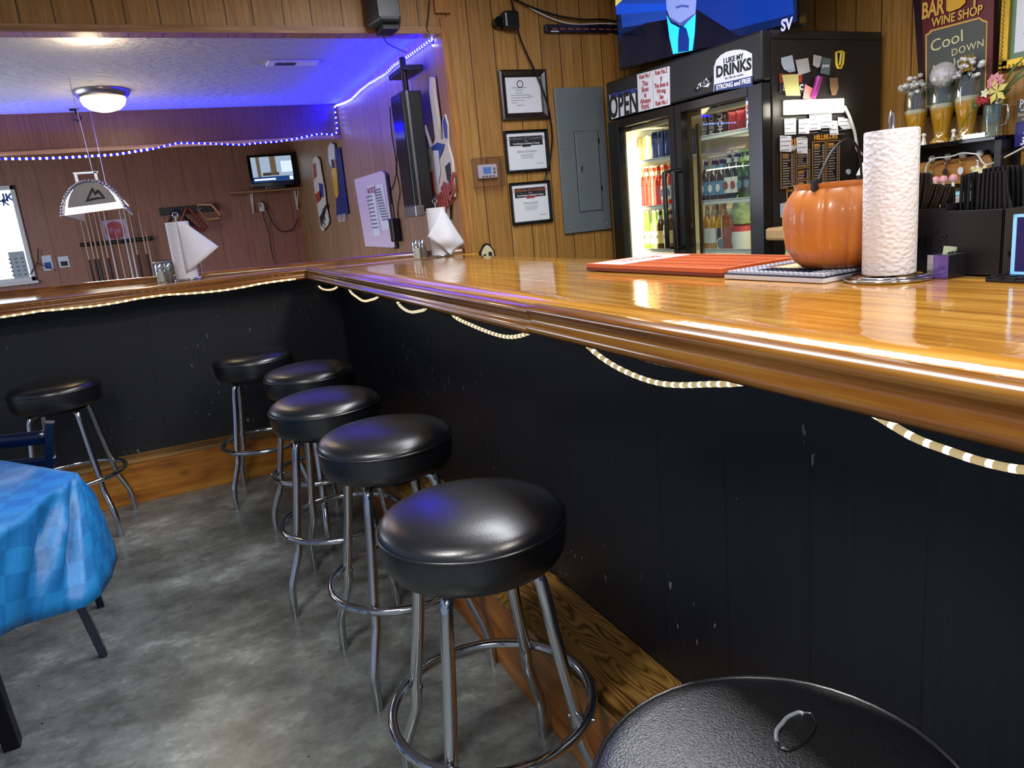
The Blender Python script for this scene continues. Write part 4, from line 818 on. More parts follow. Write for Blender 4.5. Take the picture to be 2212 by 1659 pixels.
T2('I LIKE MY', 1584, 127, .033, bold=.0008); T2('DRINKS', 1584, 148, .072, sx=.96, bold=.0024, spacing=1.0); T2('like i like my country', 1586, 165, .015, 'grey_ink')
o = outline(FF, ((1543, 183), (1625, 164), (1626, 186), (1542, 198)), -.0355, 'navy_band', 'navy', t_, .001); T2('STRONG and FREE', 1584, 182, .031, 'white_ink', sx=.95, bold=.001)
t_, a, b_, an = tilted(FF, ((1505, 193), (1509, 181), (1520, 176), (1527, 168), (1534, 180), (1530, 188), (1518, 188)), -.031, 'state_sticker', 'small white state shaped sticker with black lettering on the fridge header', 'sticker', 'sign_white', .0015); text('lettering', 'BOURBON', .032, 'ink', t_, 0, 0, -.003, rot=R_(14), bold=.001)
for (pts, nm, lb) in ((((1611, 203), (1629, 199), (1629, 275), (1613, 277)), 'card_sticker', 'white payment card sticker strip inside the right fridge door glass'),):
    t_, a, b_, an = tilted(FF, pts, -.0125, nm, lb, 'sticker', 'sign_white', .001); x, z, _ = F_loc[t_.name]
    for s__, m_, v in (('AMEX', 'sign_blue', 213), ('VISA', 'navy', 243), ('NFC', 'grey_ink', 257)): lx, lz = FF.at(1620, v, -.013); text('lettering', s__, .024, m_, t_, lx-x, lz-z, -.0015, bold=.001)
    lx, lz = FF.at(1619, 231, -.013); MB().box(lx-x-.018, lx-x+.018, -.002, -.001, lz-z-.012, lz-z+.012).build('orange_mark', 'orange_ink', t_); lx, lz = FF.at(1621, 270, -.013); MB().box(lx-x-.016, lx-x+.016, -.002, -.001, lz-z-.014, lz-z+.012).build('black_mark', 'ink', t_)
# -------- side of the fridge
mat('note_blue', '#b4c0d2', .7); mat('note_yellow', '#c9c37e', .7); mat('note_pink', '#e08a84', .7); mat('note_grey', '#b4b2b4', .7, var=.2); mat('magnet_slate', '#5c6e72', .5); mat('yellow_clip', '#d9c040', .4); mat('purple', '#8a2a78', .3); mat('brown_patch', '#6a5038', .6, var=.3)
NOTES = [(((1687, 125), (1711, 119), (1718, 154), (1705, 157), (1693, 150), (1688, 138)), 'note_blue', 'pale blue cut corner note at the top of the fridge side'), (((1718, 130), (1745, 125), (1750, 155), (1725, 163)), 'note_grey', 'crumpled grey white note right of the pale blue one'),
 (((1757, 118), (1775, 122), (1771, 143), (1766, 147), (1756, 141)), 'note_grey', 'small mottled patterned magnet high on the fridge side'), (((1776, 124), (1795, 127), (1791, 162), (1772, 158)), 'magnet_slate', 'slate green magnet with white edges and faint letters'),
 (((1683, 159), (1732, 161), (1732, 179), (1729, 186), (1685, 184)), 'sign_red', 'red and black magnet under the yellow note'), (((1689, 162), (1724, 160), (1725, 180), (1729, 207), (1698, 207)), 'note_yellow', 'curling yellow note on the fridge side'),
 (((1739, 182), (1763, 195), (1757, 217), (1734, 213)), 'note_pink', 'pink note held by the purple clip'), (((1792, 168), (1809, 168), (1811, 190), (1805, 206), (1797, 206), (1793, 190)), 'brown_patch', 'dull brown oval magnet on the fridge side'),
 (((1694, 257), (1719, 255), (1719, 290), (1695, 291)), 'white_paper', 'white note, first from the door under the lamp bar'), (((1725, 258), (1748, 256), (1748, 289), (1725, 289)), 'white_paper', 'white note, second from the door under the lamp bar'),
 (((1748, 248), (1772, 246), (1773, 280), (1749, 282)), 'white_paper', 'raised white note, third from the door under the lamp bar'), (((1773, 243), (1796, 243), (1797, 276), (1774, 277)), 'white_paper', 'white note directly below the middle of the lamp bar'),
 (((1788, 260), (1808, 261), (1811, 291), (1793, 292)), 'white_paper', 'narrow white note hanging below the others'), (((1810, 253), (1832, 257), (1842, 278), (1820, 279), (1810, 270)), 'white_paper', 'tilted white note beside the lamp cord'),
 (((1685, 293), (1709, 294), (1709, 328), (1685, 327)), 'white_paper', 'white note covering the top corner of the menu poster'), (((1721, 297), (1744, 298), (1744, 332), (1722, 331)), 'white_paper', 'white note stuck over the second menu column')]
for i, (pts, m_, lb) in enumerate(NOTES):
    dd = -.004-.0022*(i % 4)-(.008 if 'over' in lb or 'yellow' in lb and i == 5 else 0)
    t_, a, b_, an = tilted(FSd, pts, dd, 'note' if 'note' in lb else 'magnet', lb, 'note' if 'note' in lb else 'magnet', m_, .0014)
    if m_ == 'white_paper':
        g = MB(); rr = random.Random(i)
        for k in range(5): g.box(-.035, -.035+rr.uniform(.03, .07), -.0022, -.0014, -.05+k*.02, -.047+k*.02)
        g.build('writing', 'grey_ink', t_)
    elif m_ == 'sign_red':
        MB().box(-.09, .09, -.003, -.0014, -.055, -.01).build('black_band', 'ink', t_); text('lettering', 'SALSA C', .036, 'white_ink', t_, 0, -.033, -.0035, bold=.001)
    elif m_ == 'magnet_slate': text('lettering', 'JEANE', .018, 'white_ink', t_, 0, 0, -.002)
p = FSd.at(1765, 182, -.02); t_ = FSd.thing('purple_clip', 'glossy purple and pink clip magnet on the pink note', 'clip', p[0], p[1], -.014); g = MB(); g.tube([(-.03, -.008, -.06), (0, -.008, 0), (.012, -.008, .03)], .017, 10, taper=lambda s: .8+.3*s); g.build('body', 'purple', t_, smooth=60)
p = FSd.at(1815, 127, -.01); t_ = FSd.thing('yellow_clip', 'yellow open clip magnet near the top of the fridge side', 'clip', p[0], p[1], -.006); g = MB(); g.tube([(-.025, 0, .03), (.01, 0, .035), (.03, 0, .03), (.024, 0, -.02), (.012, 0, -.04), (-.012, 0, -.04), (-.022, 0, -.02)], .0065, 8, closed=True); g.tube([(.0, 0, -.03), (.012, 0, .03)], .006, 8); g.build('body', 'yellow_clip', t_, smooth=60)
emis('lamp_bar_white', '#fff8e8', 4)
p0 = FSd.at(1697, 231, -.02); p1 = FSd.at(1824, 229, -.02); lz = (p0[1]+p1[1])/2; lw = p1[0]-p0[0]
t_ = FSd.thing('lamp_bar', 'glowing white stick-on light bar across the fridge side', 'lamp', (p0[0]+p1[0])/2, lz-.035, -.001)
MB().box(-lw/2, lw/2, -.02, 0, 0, .07).build('housing', 'white_plastic', t_, bevel=.004); MB().box(-lw/2+.03, lw/2-.06, -.045, -.02, .008, .062).build('diffuser', 'lamp_bar_white', t_, bevel=.012)
c_ = FSd.w((p0[0]+p1[0])/2, lz, -.07); area('lamp_bar_light', c_, .5, 1.3, (1, .93, .78), rot=(R_(90), 0, FSd.a), size_y=.06)
cable('white_cable', 'white cord curving down from the fridge light bar', [(1824, 230), (1836, 255), (1846, 285), (1850, 310), (1853, 325), (1875, 342), (1905, 360)], lambda u, v: FSd.w(*FSd.at(u, v, -.02), -.02), .007, 'white_plastic', cat='cable')
# menus
mat('menu_black', '#15100c', .45, var=.2); mat('menu_tan', '#b98a52', .6, var=0); mat('menu_orange', '#c98a2c', .6, var=0); mat('menu_grey', '#8a8078', .7, var=.2)
x0_, zt_ = FSd.at(1682, 297, -.003); x1_, _z = FSd.at(1816, 300, -.003); zb_ = FSd.at(1690, 412, -.003)[1]; mw_, mh_ = x1_-x0_, zt_-zb_
t_ = FSd.thing('menu_poster', 'black laminated menu poster with tan bordered columns on the fridge side', 'menu', x0_, zb_, -.001)
MB().box(0, mw_, -.002, 0, 0, mh_).build('sheet', 'menu_black', t_)
def mbox(x0, x1, z0, z1, k, seed):
    g = MB(); e = .003
    for q in ((x0, x1, z0, z0+e), (x0, x1, z1-e, z1), (x0, x0+e, z0, z1), (x1-e, x1, z0, z1)): g.box(q[0], q[1], -.003, -.002, q[2], q[3])
    g.build('column_border', 'menu_tan', t_); g = MB(); rr = random.Random(seed)
    for i in range(k):
        z_ = z0+(z1-z0)*(i+.5)/(k+1.4); g.box(x0+.012, x0+.012+(x1-x0)*rr.uniform(.35, .6), -.003, -.002, z_, z_+(z1-z0)/k*.42)
        g.box(x1-.022, x1-.010, -.003, -.002, z_, z_+.009)
    g.build('print', 'menu_grey', t_); MB().box(x0+.012, x0+.012+(x1-x0)*.4, -.003, -.002, z1-.028, z1-.012).build('heading', 'menu_orange', t_)
mbox(.012, mw_*.24, .01, mh_*.74, 13, 1); mbox(mw_*.265, mw_*.49, mh_*.42, mh_*.74, 7, 2); mbox(mw_*.265, mw_*.49, mh_*.18, mh_*.40, 4, 3); mbox(mw_*.265, mw_*.49, .02, mh_*.16, 2, 4)
mbox(mw_*.53, mw_*.745, .01, mh_*.88, 15, 5); mbox(mw_*.765, mw_*.985, .01, mh_*.88, 15, 6); text('lettering', 'HILLBILLIES', .034, 'menu_orange', t_, mw_*.75, mh_*.95, -.003, bold=.001); text('lettering', 'DRINK', .05, 'menu_orange', t_, mw_*.25, mh_*.88, -.003, bold=.001); text('lettering', 'MENU', .03, 'white_ink', t_, mw_*.25, mh_*.79, -.003, bold=.001)
x0_, z0_ = FSd.at(1701, 422, -.002); t_ = FSd.thing('menu_card', 'tiny tan bordered black card beneath the menu poster', 'card', x0_+.045, z0_-.02, -.001); MB().box(-.05, .05, -.002, 0, 0, .065).build('sheet', 'menu_tan', t_); MB().box(-.045, .045, -.003, -.002, .005, .06).build('face', 'menu_black', t_); text('lettering', 'CURFEW IN', .016, 'menu_orange', t_, 0, .04, -.0035)
t_, a, b_, an = tilted(FSd, ((1685, 440), (1703, 436), (1700, 465), (1686, 470)), -.004, 'note', 'pale teal note low on the fridge side by the pumpkin', 'note', 'note_blue')
p = FSd.at(1835, 371, -.01); t_ = FSd.thing('round_magnet', 'tiny round pale blue magnet on the fridge side', 'magnet', p[0], p[1], -.001); MB().prism([(.014*math.cos(k*.5236), .014*math.sin(k*.5236)) for k in range(12)], -.006, 0).build('disc', 'note_blue', t_)
t_, a, b_, an = tilted(FSd, ((1851, 341), (1885, 345), (1885, 385), (1856, 380)), -.004, 'menu_card', 'second black menu sheet with a pale edge at the back of the fridge side', 'menu', 'menu_black'); text('lettering', 'MENU', .03, 'menu_orange', t_, 0, .0, -.005)

# ================================================================ big television above the fridge
tvf = Frame((2.76, 3.994, 0), FA); q0 = tvf.at(1340, 152); q1 = tvf.at(1722, 54)
tz0 = (q0[1]+q1[1])/2+.0; TW = q1[0]-q0[0]+.02; TH = TW*.575
an = math.atan2(q1[1]-q0[1], q1[0]-q0[0])
T = tvf.thing('large_television', 'large television above the fridge showing a man in a blue shirt and tie', 'television', q0[0]-.01, q0[1], 0)
T.rotation_euler = (0, -an*0, FA)
for c_, s_ in (('#0c2a78', 1.0), ('#0a1a44', .8), ('#060d24', .6), ('#1f86d8', 1.0), ('#28b6e8', 1.3), ('#173a90', 1.0), ('#7f8fd0', .8), ('#a9a6d8', .8), ('#c8c060', 1.0), ('#1040b0', 1.2), ('#4a55a8', .6)): emis('scr_'+c_.strip('#'), c_, s_)
off = q0[1]
def tq(u, v): a_, b__ = tvf.at(u, v); return a_-q0[0]+.01, b__-off
sh_ = (q1[1]-q0[1])/TW
MB().prism([(0, 0), (TW, sh_*TW), (TW, TH+sh_*TW), (0, TH)], .0, .05).build('housing', 'black_gloss', T, bevel=.004)
MB().prism([(.012, .016), (TW-.012, .016+sh_*TW), (TW-.012, TH), (.012, TH-.012)], -.0005, .0).build('screen', 'scr_0a1a44', T)
def pic(col, pts, y, nm='picture_area'): MB().prism([tq(*p_) for p_ in pts], y-.0004, y).build(nm, 'scr_'+col, T)
pic('173a90', ((1330, -60), (1345, 60), (1440, 45), (1440, -60)), -.001); pic('0c2a78', ((1500, -60), (1500, 40), (1560, 70), (1715, 30), (1708, -60)), -.001); pic('1040b0', ((1330, 8), (1332, 32), (1440, 22), (1440, 8)), -.0014); pic('c8c060', ((1330, -60), (1330, 14), (1350, -5), (1380, -20), (1380, -60)), -.0018)
pic('060d24', ((1345, 75), (1395, 50), (1440, 42), (1462, 116), (1450, 122), (1343, 146), (1337, 100)), -.0022, 'suit'); pic('060d24', ((1505, 20), (1560, 55), (1600, 80), (1625, 84), (1500, 108)), -.0022, 'suit')
pic('7f8fd0', ((1437, -40), (1441, 20), (1449, 42), (1470, 55), (1490, 48), (1503, 28), (1508, -40)), -.0026, 'face'); pic('4a55a8', ((1460, 14), (1475, 10), (1490, 12), (1488, 17), (1474, 15), (1462, 19)), -.003, 'mouth'); pic('4a55a8', ((1446, 36), (1470, 50), (1500, 30), (1500, 38), (1475, 56), (1452, 46)), -.003, 'chin')
pic('28b6e8', ((1441, 32), (1450, 50), (1472, 62), (1498, 36), (1504, 30), (1502, 70), (1497, 109), (1455, 117), (1447, 80)), -.0034, 'shirt'); pic('0c2a78', ((1468, 62), (1476, 56), (1484, 62), (1490, 85), (1489, 110), (1466, 113), (1466, 85)), -.0038, 'tie')
lx, lz_ = tq(1700, 54); text('lettering', 'SV', .07, 'scr_a9a6d8', T, lx, lz_, -.003, bold=.002, sx=.9, rot=math.atan(sh_))
MB().box(.35, .75, .02, .09, -.012, .05).build('stand', 'black_plastic', T)
MB().box(TW*.3, TW*.7, .05, .55, TH*.35, TH*.6).build('wall_arm', 'black_metal', T)
p = on_y(1735, 15, 2.75); t_ = thing('side_speaker', 'narrow dark box beside the large television edge', 'speaker', (p.x, p.y, p.z-.08)); MB().box(-.03, .03, -.0, .06, 0, .4).build('housing', 'black_plastic', t_, bevel=.005)

# ================================================================ right wall behind the bar
mat('board_maroon', '#5e2024', .45, var=.1); mat('board_frame', '#2a1820', .3); mat('slate', '#4f5350', .7, var=.08); mat('yellow_paint', '#d9a850', .5, var=.1); mat('chalk', '#d8d2a8', .8, var=0)
wcorn = lambda u, v, d=-.02: FR.at(u, v, d)
# the chalk board hangs a little out of level, so it is traced from its corners
cb, a_, b_, an = tilted(FR, ((1977, -70), (2160, -115), (2150, 247), (1999, 253)), -.02, 'chalkboard_sign', 'maroon bar chalkboard sign with yellow lettering and chalk writing', 'sign', 'board_frame', .03)
x0_, z0_, _ = F_loc[cb.name]
outline(FR, ((1985, -60), (2150, -100), (2141, 232), (2004, 240)), -.054, 'maroon_field', 'board_maroon', cb, .004)
outline(FR, ((1999, 74), (2006, 71), (2010, 65), (2116, 37), (2122, 42), (2133, 46), (2128, 225), (1999, 232)), -.056, 'yellow_border', 'yellow_paint', cb, .002)
outline(FR, ((2002, 77), (2009, 73), (2013, 68), (2115, 41), (2120, 46), (2130, 49), (2125, 222), (2002, 229)), -.058, 'slate', 'slate', cb, .002)
def TB(s__, u, v, size, m, rot=0, **k): lx, lz = FR.at(u, v, -.06); text('lettering', s__, size, m, cb, lx-x0_, lz-z0_, -.0405, rot=rot, thick=.0008, **k)
e0 = FR.at(2025, 47, -.06); e1 = FR.at(2108, 24, -.06); tw_ = math.atan2(e1[1]-e0[1], e1[0]-e0[0])
TB('BAR', 2015, 20, .10, 'yellow_paint', tw_, sx=.62, bold=.003); TB('T', 2106, -6, .13, 'yellow_paint', tw_, sx=.6, bold=.002); TB('WINE SHOP', 2066, 36, .054, 'yellow_paint', tw_, sx=.84, bold=.0012)
TB('Cool', 2045, 90, .075, 'chalk', tw_+.10, sx=1.1); TB('DOWN', 2090, 104, .044, 'chalk', tw_+.08, sx=1.0, spacing=1.1); TB('Adult', 2042, 147, .078, 'chalk', tw_+.12, sx=.9); 
mug = FR.at(2066, 2, -.06); g = MB(); g.prism([(mug[0]-x0_+q, mug[1]-z0_+r) for q, r in ((-.05, .06), (.05, .08), (.045, -.02), (.02, -.035), (-.03, -.04), (-.045, -.03))], -.043, -.0405); g.build('beer_mug_picture', 'beer_gold', cb)
# gold framed certificate
gf = FR.rect((2153, -60), (2300, 135), -.02)
xg0, zg0 = FR.at(2160, 152, -.02); mat('green_mat', '#6f8a6c', .6)
t_ = FR.thing('framed_licence', 'ornate gold framed licence with a green mat at the right edge', 'certificate', xg0, zg0, -.001)
g = MB(); WG, HG = .42, .50
for q in ((0, WG, 0, .035), (0, WG, HG-.035, HG), (0, .035, 0, HG), (WG-.035, WG, 0, HG)): g.box(q[0], q[1], -.03, 0, q[2], q[3])
for i in range(28): g.ball((.008, -.03, .01+i*.0176), .008, 6)
for i in range(24): g.ball((.01+i*.0176, -.03, .008), .008, 6)
g.build('gold_frame', 'gold', t_, smooth=40); MB().box(.035, WG-.035, -.012, -.004, .035, HG-.035).build('mat_board', 'green_mat', t_); MB().box(.055, WG-.05, -.014, -.012, .06, HG-.05).build('paper', 'white_paper', t_)
g = MB()
for i in range(9): g.box(.09+.01*(i % 3), .25, -.0148, -.014, .13+i*.025, .134+i*.025)
g.build('print', 'grey_ink', t_); text('heading', 'Commonwealth of', .028, 'ink', t_, .19, .39, -.015, rot=R_(8)); text('lettering', 'License', .02, 'ink', t_, .13, .09, -.015)
# card surcharge notice
x, z = FR.at(2186, 318, -.05); t_ = FR.thing('price_notice', 'dark and purple hanging notice with white lettering at the right edge', 'sign', x, z, -.03)
x1, z1 = FR.at(2190, 217, -.05); hN = z1-z; mat('notice_grey', '#55524e', .5); mat('notice_purple', '#2a2470', .4, var=.1)
MB().box(0, .22, -.004, 0, 0, hN*.52).build('purple_panel', 'notice_purple', t_); MB().box(.0, .22, -.004, 0, hN*.525, hN).build('grey_panel', 'notice_grey', t_)
text('lettering', 'PLEASE', .05, 'white_ink', t_, .012, hN*.9, -.005, align='LEFT', sx=.7, bold=.0008); text('lettering', 'with a card', .022, 'white_ink', t_, .018, hN*.78, -.005, align='LEFT', sx=.8); text('lettering', 'Even a fee', .022, 'cream', t_, .008, hN*.68, -.005, align='LEFT', sx=.8); text('lettering', 'one and', .022, 'cream', t_, .025, hN*.585, -.005, align='LEFT', sx=.8)
text('lettering', 'ALL', .045, 'white_ink', t_, .038, hN*.34, -.005, align='LEFT', sx=.8, bold=.0015, shear=.3); text('lettering', '3.5%', .045, 'white_ink', t_, .025, hN*.10, -.005, align='LEFT', sx=.8, bold=.0015, shear=.3)
# black key shelf
sx0, sz_ = FR.at(1945, 325, -.14); sx1, szb = FR.at(2150, 300, -.14); zsh = (sz_+szb)/2-.005
slo = (szb-sz_)/(sx1-sx0)
ks = FR.thing('key_shelf', 'black wooden wall shelf with crystal hook knobs and keys behind the bar', 'shelf', sx0, zsh, -.001)
LW = sx1-sx0
MB().box(-.08, LW, -.14, 0, 0, .018).build('shelf_board', 'black_gloss', ks, bevel=.003); MB().box(-.08, LW+.03, -.02, 0, -.14, 0).build('back_rail', 'black_plastic', ks); 
for k in (-.08, LW-.02): MB().prism([(k, 0), (k+.03, 0), (k+.03, -.24), (k, -.24)], -.11, 0).build('side_bracket', 'black_plastic', ks)
kx = [FR.at(u, v, -.05) for u, v in ((2014, 338), (2048, 330), (2081, 326), (2117, 325))]
mat('crystal', '#f2f3f0', .15, .0, var=.3, vscale=120)
KL = []
for i, (a, b__) in enumerate(kx):
    q = (a-sx0, -.05, -.05); kb = MB().ball(q, .017, 8).build('crystal_knob', 'crystal', ks); KL.append(q)
    MB().tube([(q[0], -.05, q[2]), (q[0], -.02, q[2])], .006, 6).build('knob_stem', 'silver', ks)
kp = ['with a green tag under the first crystal knob', 'plain one under the second crystal knob', 'with a round white tag under the third crystal knob', 'with a clear fob under the last crystal knob']
for i, q in enumerate(KL):
    t_ = FR.thing('key', 'small key '+kp[i], 'key', sx0+q[0], zsh+q[2]-.02, -.06, 'keys hanging from the black shelf')
    g = MB(); g.tube([(.012*math.cos(k*.7), 0, .012*math.sin(k*.7)) for k in range(9)], .0018, 5, closed=True); g.box(-.003, .003, -.002, 0, -.06, -.01); g.build('blade', 'silver' if i % 2 else 'gold', t_, smooth=50)
    MB().prism([(.014*math.cos(k*.5236), -.05+.018*math.sin(k*.5236)) for k in range(12)], -.006, -.003).build('tag', ['salad', 'silver', 'sign_white', 'crystal'][i], t_)
cable('white_cable', 'white cord threaded over the crystal knobs and away to the purple notice', [(1999, 373), (2002, 358), (2010, 348), (2025, 341), (2045, 340), (2062, 336), (2078, 331), (2100, 332), (2112, 335), (2122, 350), (2132, 356), (2150, 350), (2180, 335), (2212, 318), (2240, 300)], lambda u, v: on_x(u, v, XR-.085), .0045, 'white_plastic', cat='cable')
# things on the key shelf
thin_glass('clear_glass', '#eef2ec', .5); mat('beer', '#d99a1c', .1, var=.15, emit=.08, coat=.4); mat('foam', '#d8cfae', .6, var=.1, bstr=.1); mat('crystal_ball', '#e8eaee', .14, .45, var=.3, vscale=90)
def beer_glass(u, lb, h, grp=None):
    a, z = FR.at(u, 300, -.08); t_ = FR.thing('beer_glass', lb, 'glass', a, zsh+.019, -.10)
    k = h/.28; t_.scale = (1.25, 1.25, 1)
    MB().lathe([(0, 0), (.036, 0), (.037, .01*k), (.022, .03*k), (.026, .06*k), (.038, .15*k), (.040, .17*k)], 20).build('beer_gel', 'beer', t_, smooth=60)
    MB().lathe([(.040, .170*k), (.0405, .18*k), (.038, .19*k), (0, .19*k)], 20).build('foam', 'foam', t_, smooth=60)
    MB().lathe([(.0385, 0), (.0385, .01), (.024, .032*k), (.028, .06*k), (.041, .15*k), (.043, .2*k), (.041, h)], 24).build('glass', 'clear_glass', t_, smooth=60)
    return t_, h
def beads(t_, h, n, r, R, seed, up=.05):
    rr = random.Random(seed)
    for i in range(n):
        a = rr.uniform(0, 6.28); q = rr.uniform(.3, 1)*R
        MB().ball((q*math.cos(a), q*math.sin(a), h+rr.uniform(-.005, up)), rr.uniform(.6, 1)*r, 8).build('crystal_bead', 'crystal_ball' if i % 3 else 'crystal', t_, smooth=(60 if i % 2 else None))
t1, h1 = beer_glass(1983, 'beer shaped glass topped with crystal beads, first on the black shelf', .25); beads(t1, h1, 14, .016, .055, 3); beads(t1, h1+.03, 8, .012, .03, 5)
g = MB()
for k in range(5): g.tube([(.0, 0, .10), (.02*math.cos(k*1.2), .02*math.sin(k*1.2), h1+.02)], .0025, 5)
g.build('bead_wires', 'silver', t1)
t2, h2 = beer_glass(2039, 'beer shaped glass holding a mirrored ball, second on the black shelf', .26)
o = MB().ball((0, 0, h2+.045), .058, 20).build('mirror_ball', 'crystal_ball', t2); o.scale = (.8, .8, 1)
t3, h3 = beer_glass(2092, 'beer shaped glass with gold and crystal trinkets, behind the flowers', .28); beads(t3, h3, 14, .014, .05, 11); beads(t3, h3+.04, 10, .010, .03, 17, .04)
for k in range(4): MB().tube([(.01*k-.02, 0, h3+.02), (.014*k-.03, 0, h3+.09)], .004, 5).build('gold_stem', 'gold', t3)
mat('petal_pink', '#d99aa0', .6, var=.15); mat('petal_red', '#a3242c', .6, var=.15); mat('petal_yellow', '#d2c86a', .6, var=.1); mat('petal_white', '#e4e2c0', .6); mat('leaf_green', '#3c5c24', .5, var=.2); mat('vase_teal', '#5c7c84', .1, var=.3, coat=.5)
a, z = FR.at(2139, 290, -.10); t_ = FR.thing('flower_mug', 'glass mug vase of pink, yellow and red artificial flowers on the black shelf', 'vase', a, zsh+.019, -.09)
MB().lathe([(0, 0), (.036, 0), (.034, .03), (.040, .07), (.038, .14), (.042, .15)], 20).build('mug', 'clear_glass', t_, smooth=60); MB().lathe([(0, .055), (.032, .06), (.036, .10), (.035, .135), (0, .137)], 16).build('filling', 'vase_teal', t_, smooth=60)
MB().tube([(.038, 0, .13), (.065, 0, .125), (.07, 0, .08), (.06, 0, .045), (.035, 0, .04)], .006, 8).build('handle', 'clear_glass', t_, smooth=60)
def petals(c, n, L, wd, m, nm, up=.35, seed=0):
    g = MB()
    for k in range(n):
        a = 6.283*k/n+seed; dx, dz = math.cos(a), math.sin(a)
        px_, pz_ = -dz, dx; c0 = Vector(c)
        pts = [c0, c0+Vector((dx*L*.5+px_*wd, -up*L*.6, dz*L*.5+pz_*wd)), c0+Vector((dx*L, -up*L*.2, dz*L)), c0+Vector((dx*L*.5-px_*wd, -up*L*.6, dz*L*.5-pz_*wd))]
        nn = Vector((0, .002, 0)); g.add(pts+[q+nn for q in pts], [(0, 1, 2, 3), (7, 6, 5, 4), (0, 4, 5, 1), (1, 5, 6, 2), (2, 6, 7, 3), (3, 7, 4, 0)])
    return g.build(nm, m, t_, smooth=40)
petals((.03, -.03, .225), 9, .042, .018, 'petal_pink', 'pink_flower', .8); petals((.03, -.045, .225), 7, .024, .012, 'petal_pink', 'pink_flower', .9, .3)
petals((.045, -.05, .185), 5, .055, .014, 'petal_yellow', 'yellow_flower', .2, .5); petals((-.005, -.05, .165), 7, .026, .011, 'petal_red', 'red_flower', .5); petals((-.03, -.04, .16), 6, .024, .01, 'petal_red', 'red_flower', .5, .4); petals((-.0, -.06, .185), 5, .022, .007, 'petal_white', 'white_flower', .3)
g = MB()
for c0, c1, wd in (((-.02, -.02, .15), (-.11, -.03, .125), .012), ((-.02, -.02, .14), (-.07, -.04, .16), .012), ((.03, 0, .17), (.17, .0, .29), .006), ((.03, 0, .17), (.19, .0, .26), .006), ((.04, -.01, .2), (.15, -.02, .32), .006), ((.02, 0, .14), (.09, -.02, .19), .012)):
    p_, q = Vector(c0), Vector(c1); m_ = (p_+q)/2+Vector((0, -.01, .01)); sd = (q-p_).cross(Vector((0, 1, 0))).normalized()*wd
    vs = [p_, m_+sd, q, m_-sd]; nn = Vector((0, .0015, 0)); g.add(vs+[v_+nn for v_ in vs], [(0, 1, 2, 3), (7, 6, 5, 4), (0, 4, 5, 1), (1, 5, 6, 2), (2, 6, 7, 3), (3, 7, 4, 0)])
g.build('leaves', 'leaf_green', t_); MB().tube(arc([(-.02, -.03, .15), (-.08, -.05, .10), (-.11, -.06, .04)], 4), .002, 5).build('stem', 'leaf_green', t_)
a, z = FR.at(2160, 240, -.02); t_ = FR.thing('yellow_card', 'pale yellow card leaning on the wall behind the flower mug', 'card', a-.035, zsh+.02, -.02); MB().box(-.04, .05, -.003, 0, 0, .17).build('sheet', 'note_yellow', t_)
t_ = FR.thing('gravel_dish', 'low clear dish of sparkling stones at the foot of the flower mug', 'dish', FR.at(2110, 300, -.11)[0], zsh+.0185, -.115); MB().box(-.10, .06, -.03, .0, 0, .02).build('dish', 'clear_glass', t_); rr = random.Random(4)
g = MB()
for i in range(26): g.ball((rr.uniform(-.09, .05), rr.uniform(-.026, -.004), .008+rr.uniform(0, .012)), .005, 6)
o = g.build('stones', 'crystal', t_); o['kind'] = 'stuff'
for u, lb in ((1994, 'small clear bead stem standing between the first two beer glasses'), (2058, 'small heap of crystals beside the mirrored ball glass')):
    t_ = FR.thing('crystal_ornament', lb, 'ornament', FR.at(u, 300, -.12)[0], zsh+.019, -.115); MB().lathe([(0, 0), (.014, 0), (.010, .015), (.006, .035), (0, .04)], 8).build('base', 'crystal', t_); MB().ball((0, 0, .045), .011, 8).build('ball', 'crystal', t_)
# cutting board plaque with brush etc. low behind the bar
mat('plaque_wood', '#a8743c', .4, var=.25); mat('cork', '#a88a5c', .7, var=.3)
t_, a, b_, an = tilted(FR, ((1986, 352), (2140, 333), (2146, 346), (2146, 395), (1986, 398)), -.03, 'wood_plaque', 'plain wooden board hung below the crystal knobs', 'board', 'plaque_wood', .012)
# back counter with clutter
bc = thing('back_counter', 'wood topped back counter along the right wall behind the straws', 'counter', (3.25, 1.4, 0)); MB().box(-.22, .295, -1.6, 1.30, 0, .86).build('cabinet', 'panel_right', bc); MB().box(-.25, .295, -1.6, 1.31, .86, .90).build('worktop', 'trim_wood_x', bc, bevel=.004)
mat('teal_box', '#8fc4d8', .5, var=.1); mat('grey_case', '#8c8f90', .4, var=.1); mat('cream_plastic', '#d9cf9c', .4, var=.05)
def at_x(u, v, x): return on_x(u, v, x)
c_ = on_z(2085, 455, .90) if False else None
p = at_x(2077, 470, 3.20); t_ = thing('cash_drawer', 'grey boxy machine on the back counter seen between the straw bins', 'machine', (3.18, p.y, .90)); MB().box(-.12, .12, -.17, .17, 0, p.z-.90+.10).build('body', 'grey_case', t_, bevel=.01); MB().box(-.13, -.12, -.15, .15, .02, .10).build('drawer', 'cream_plastic', t_, bevel=.004)
p2 = at_x(2078, 430, 3.16); t_ = thing('receipt_pad', 'light blue pad lying on the grey machine', 'pad', (3.20, p2.y, p.z+.1005)); MB().box(-.1, .1, -.09, .09, 0, .022).build('pad', 'teal_box', t_, bevel=.003); MB().tube([(-.11, .09, .026), (-.105, -.10, .026)], .004, 6).build('pen', 'ink', t_)
p = at_x(2070, 395, 3.3); mat('gift_cream', '#dcd2a0', .6, var=.2)
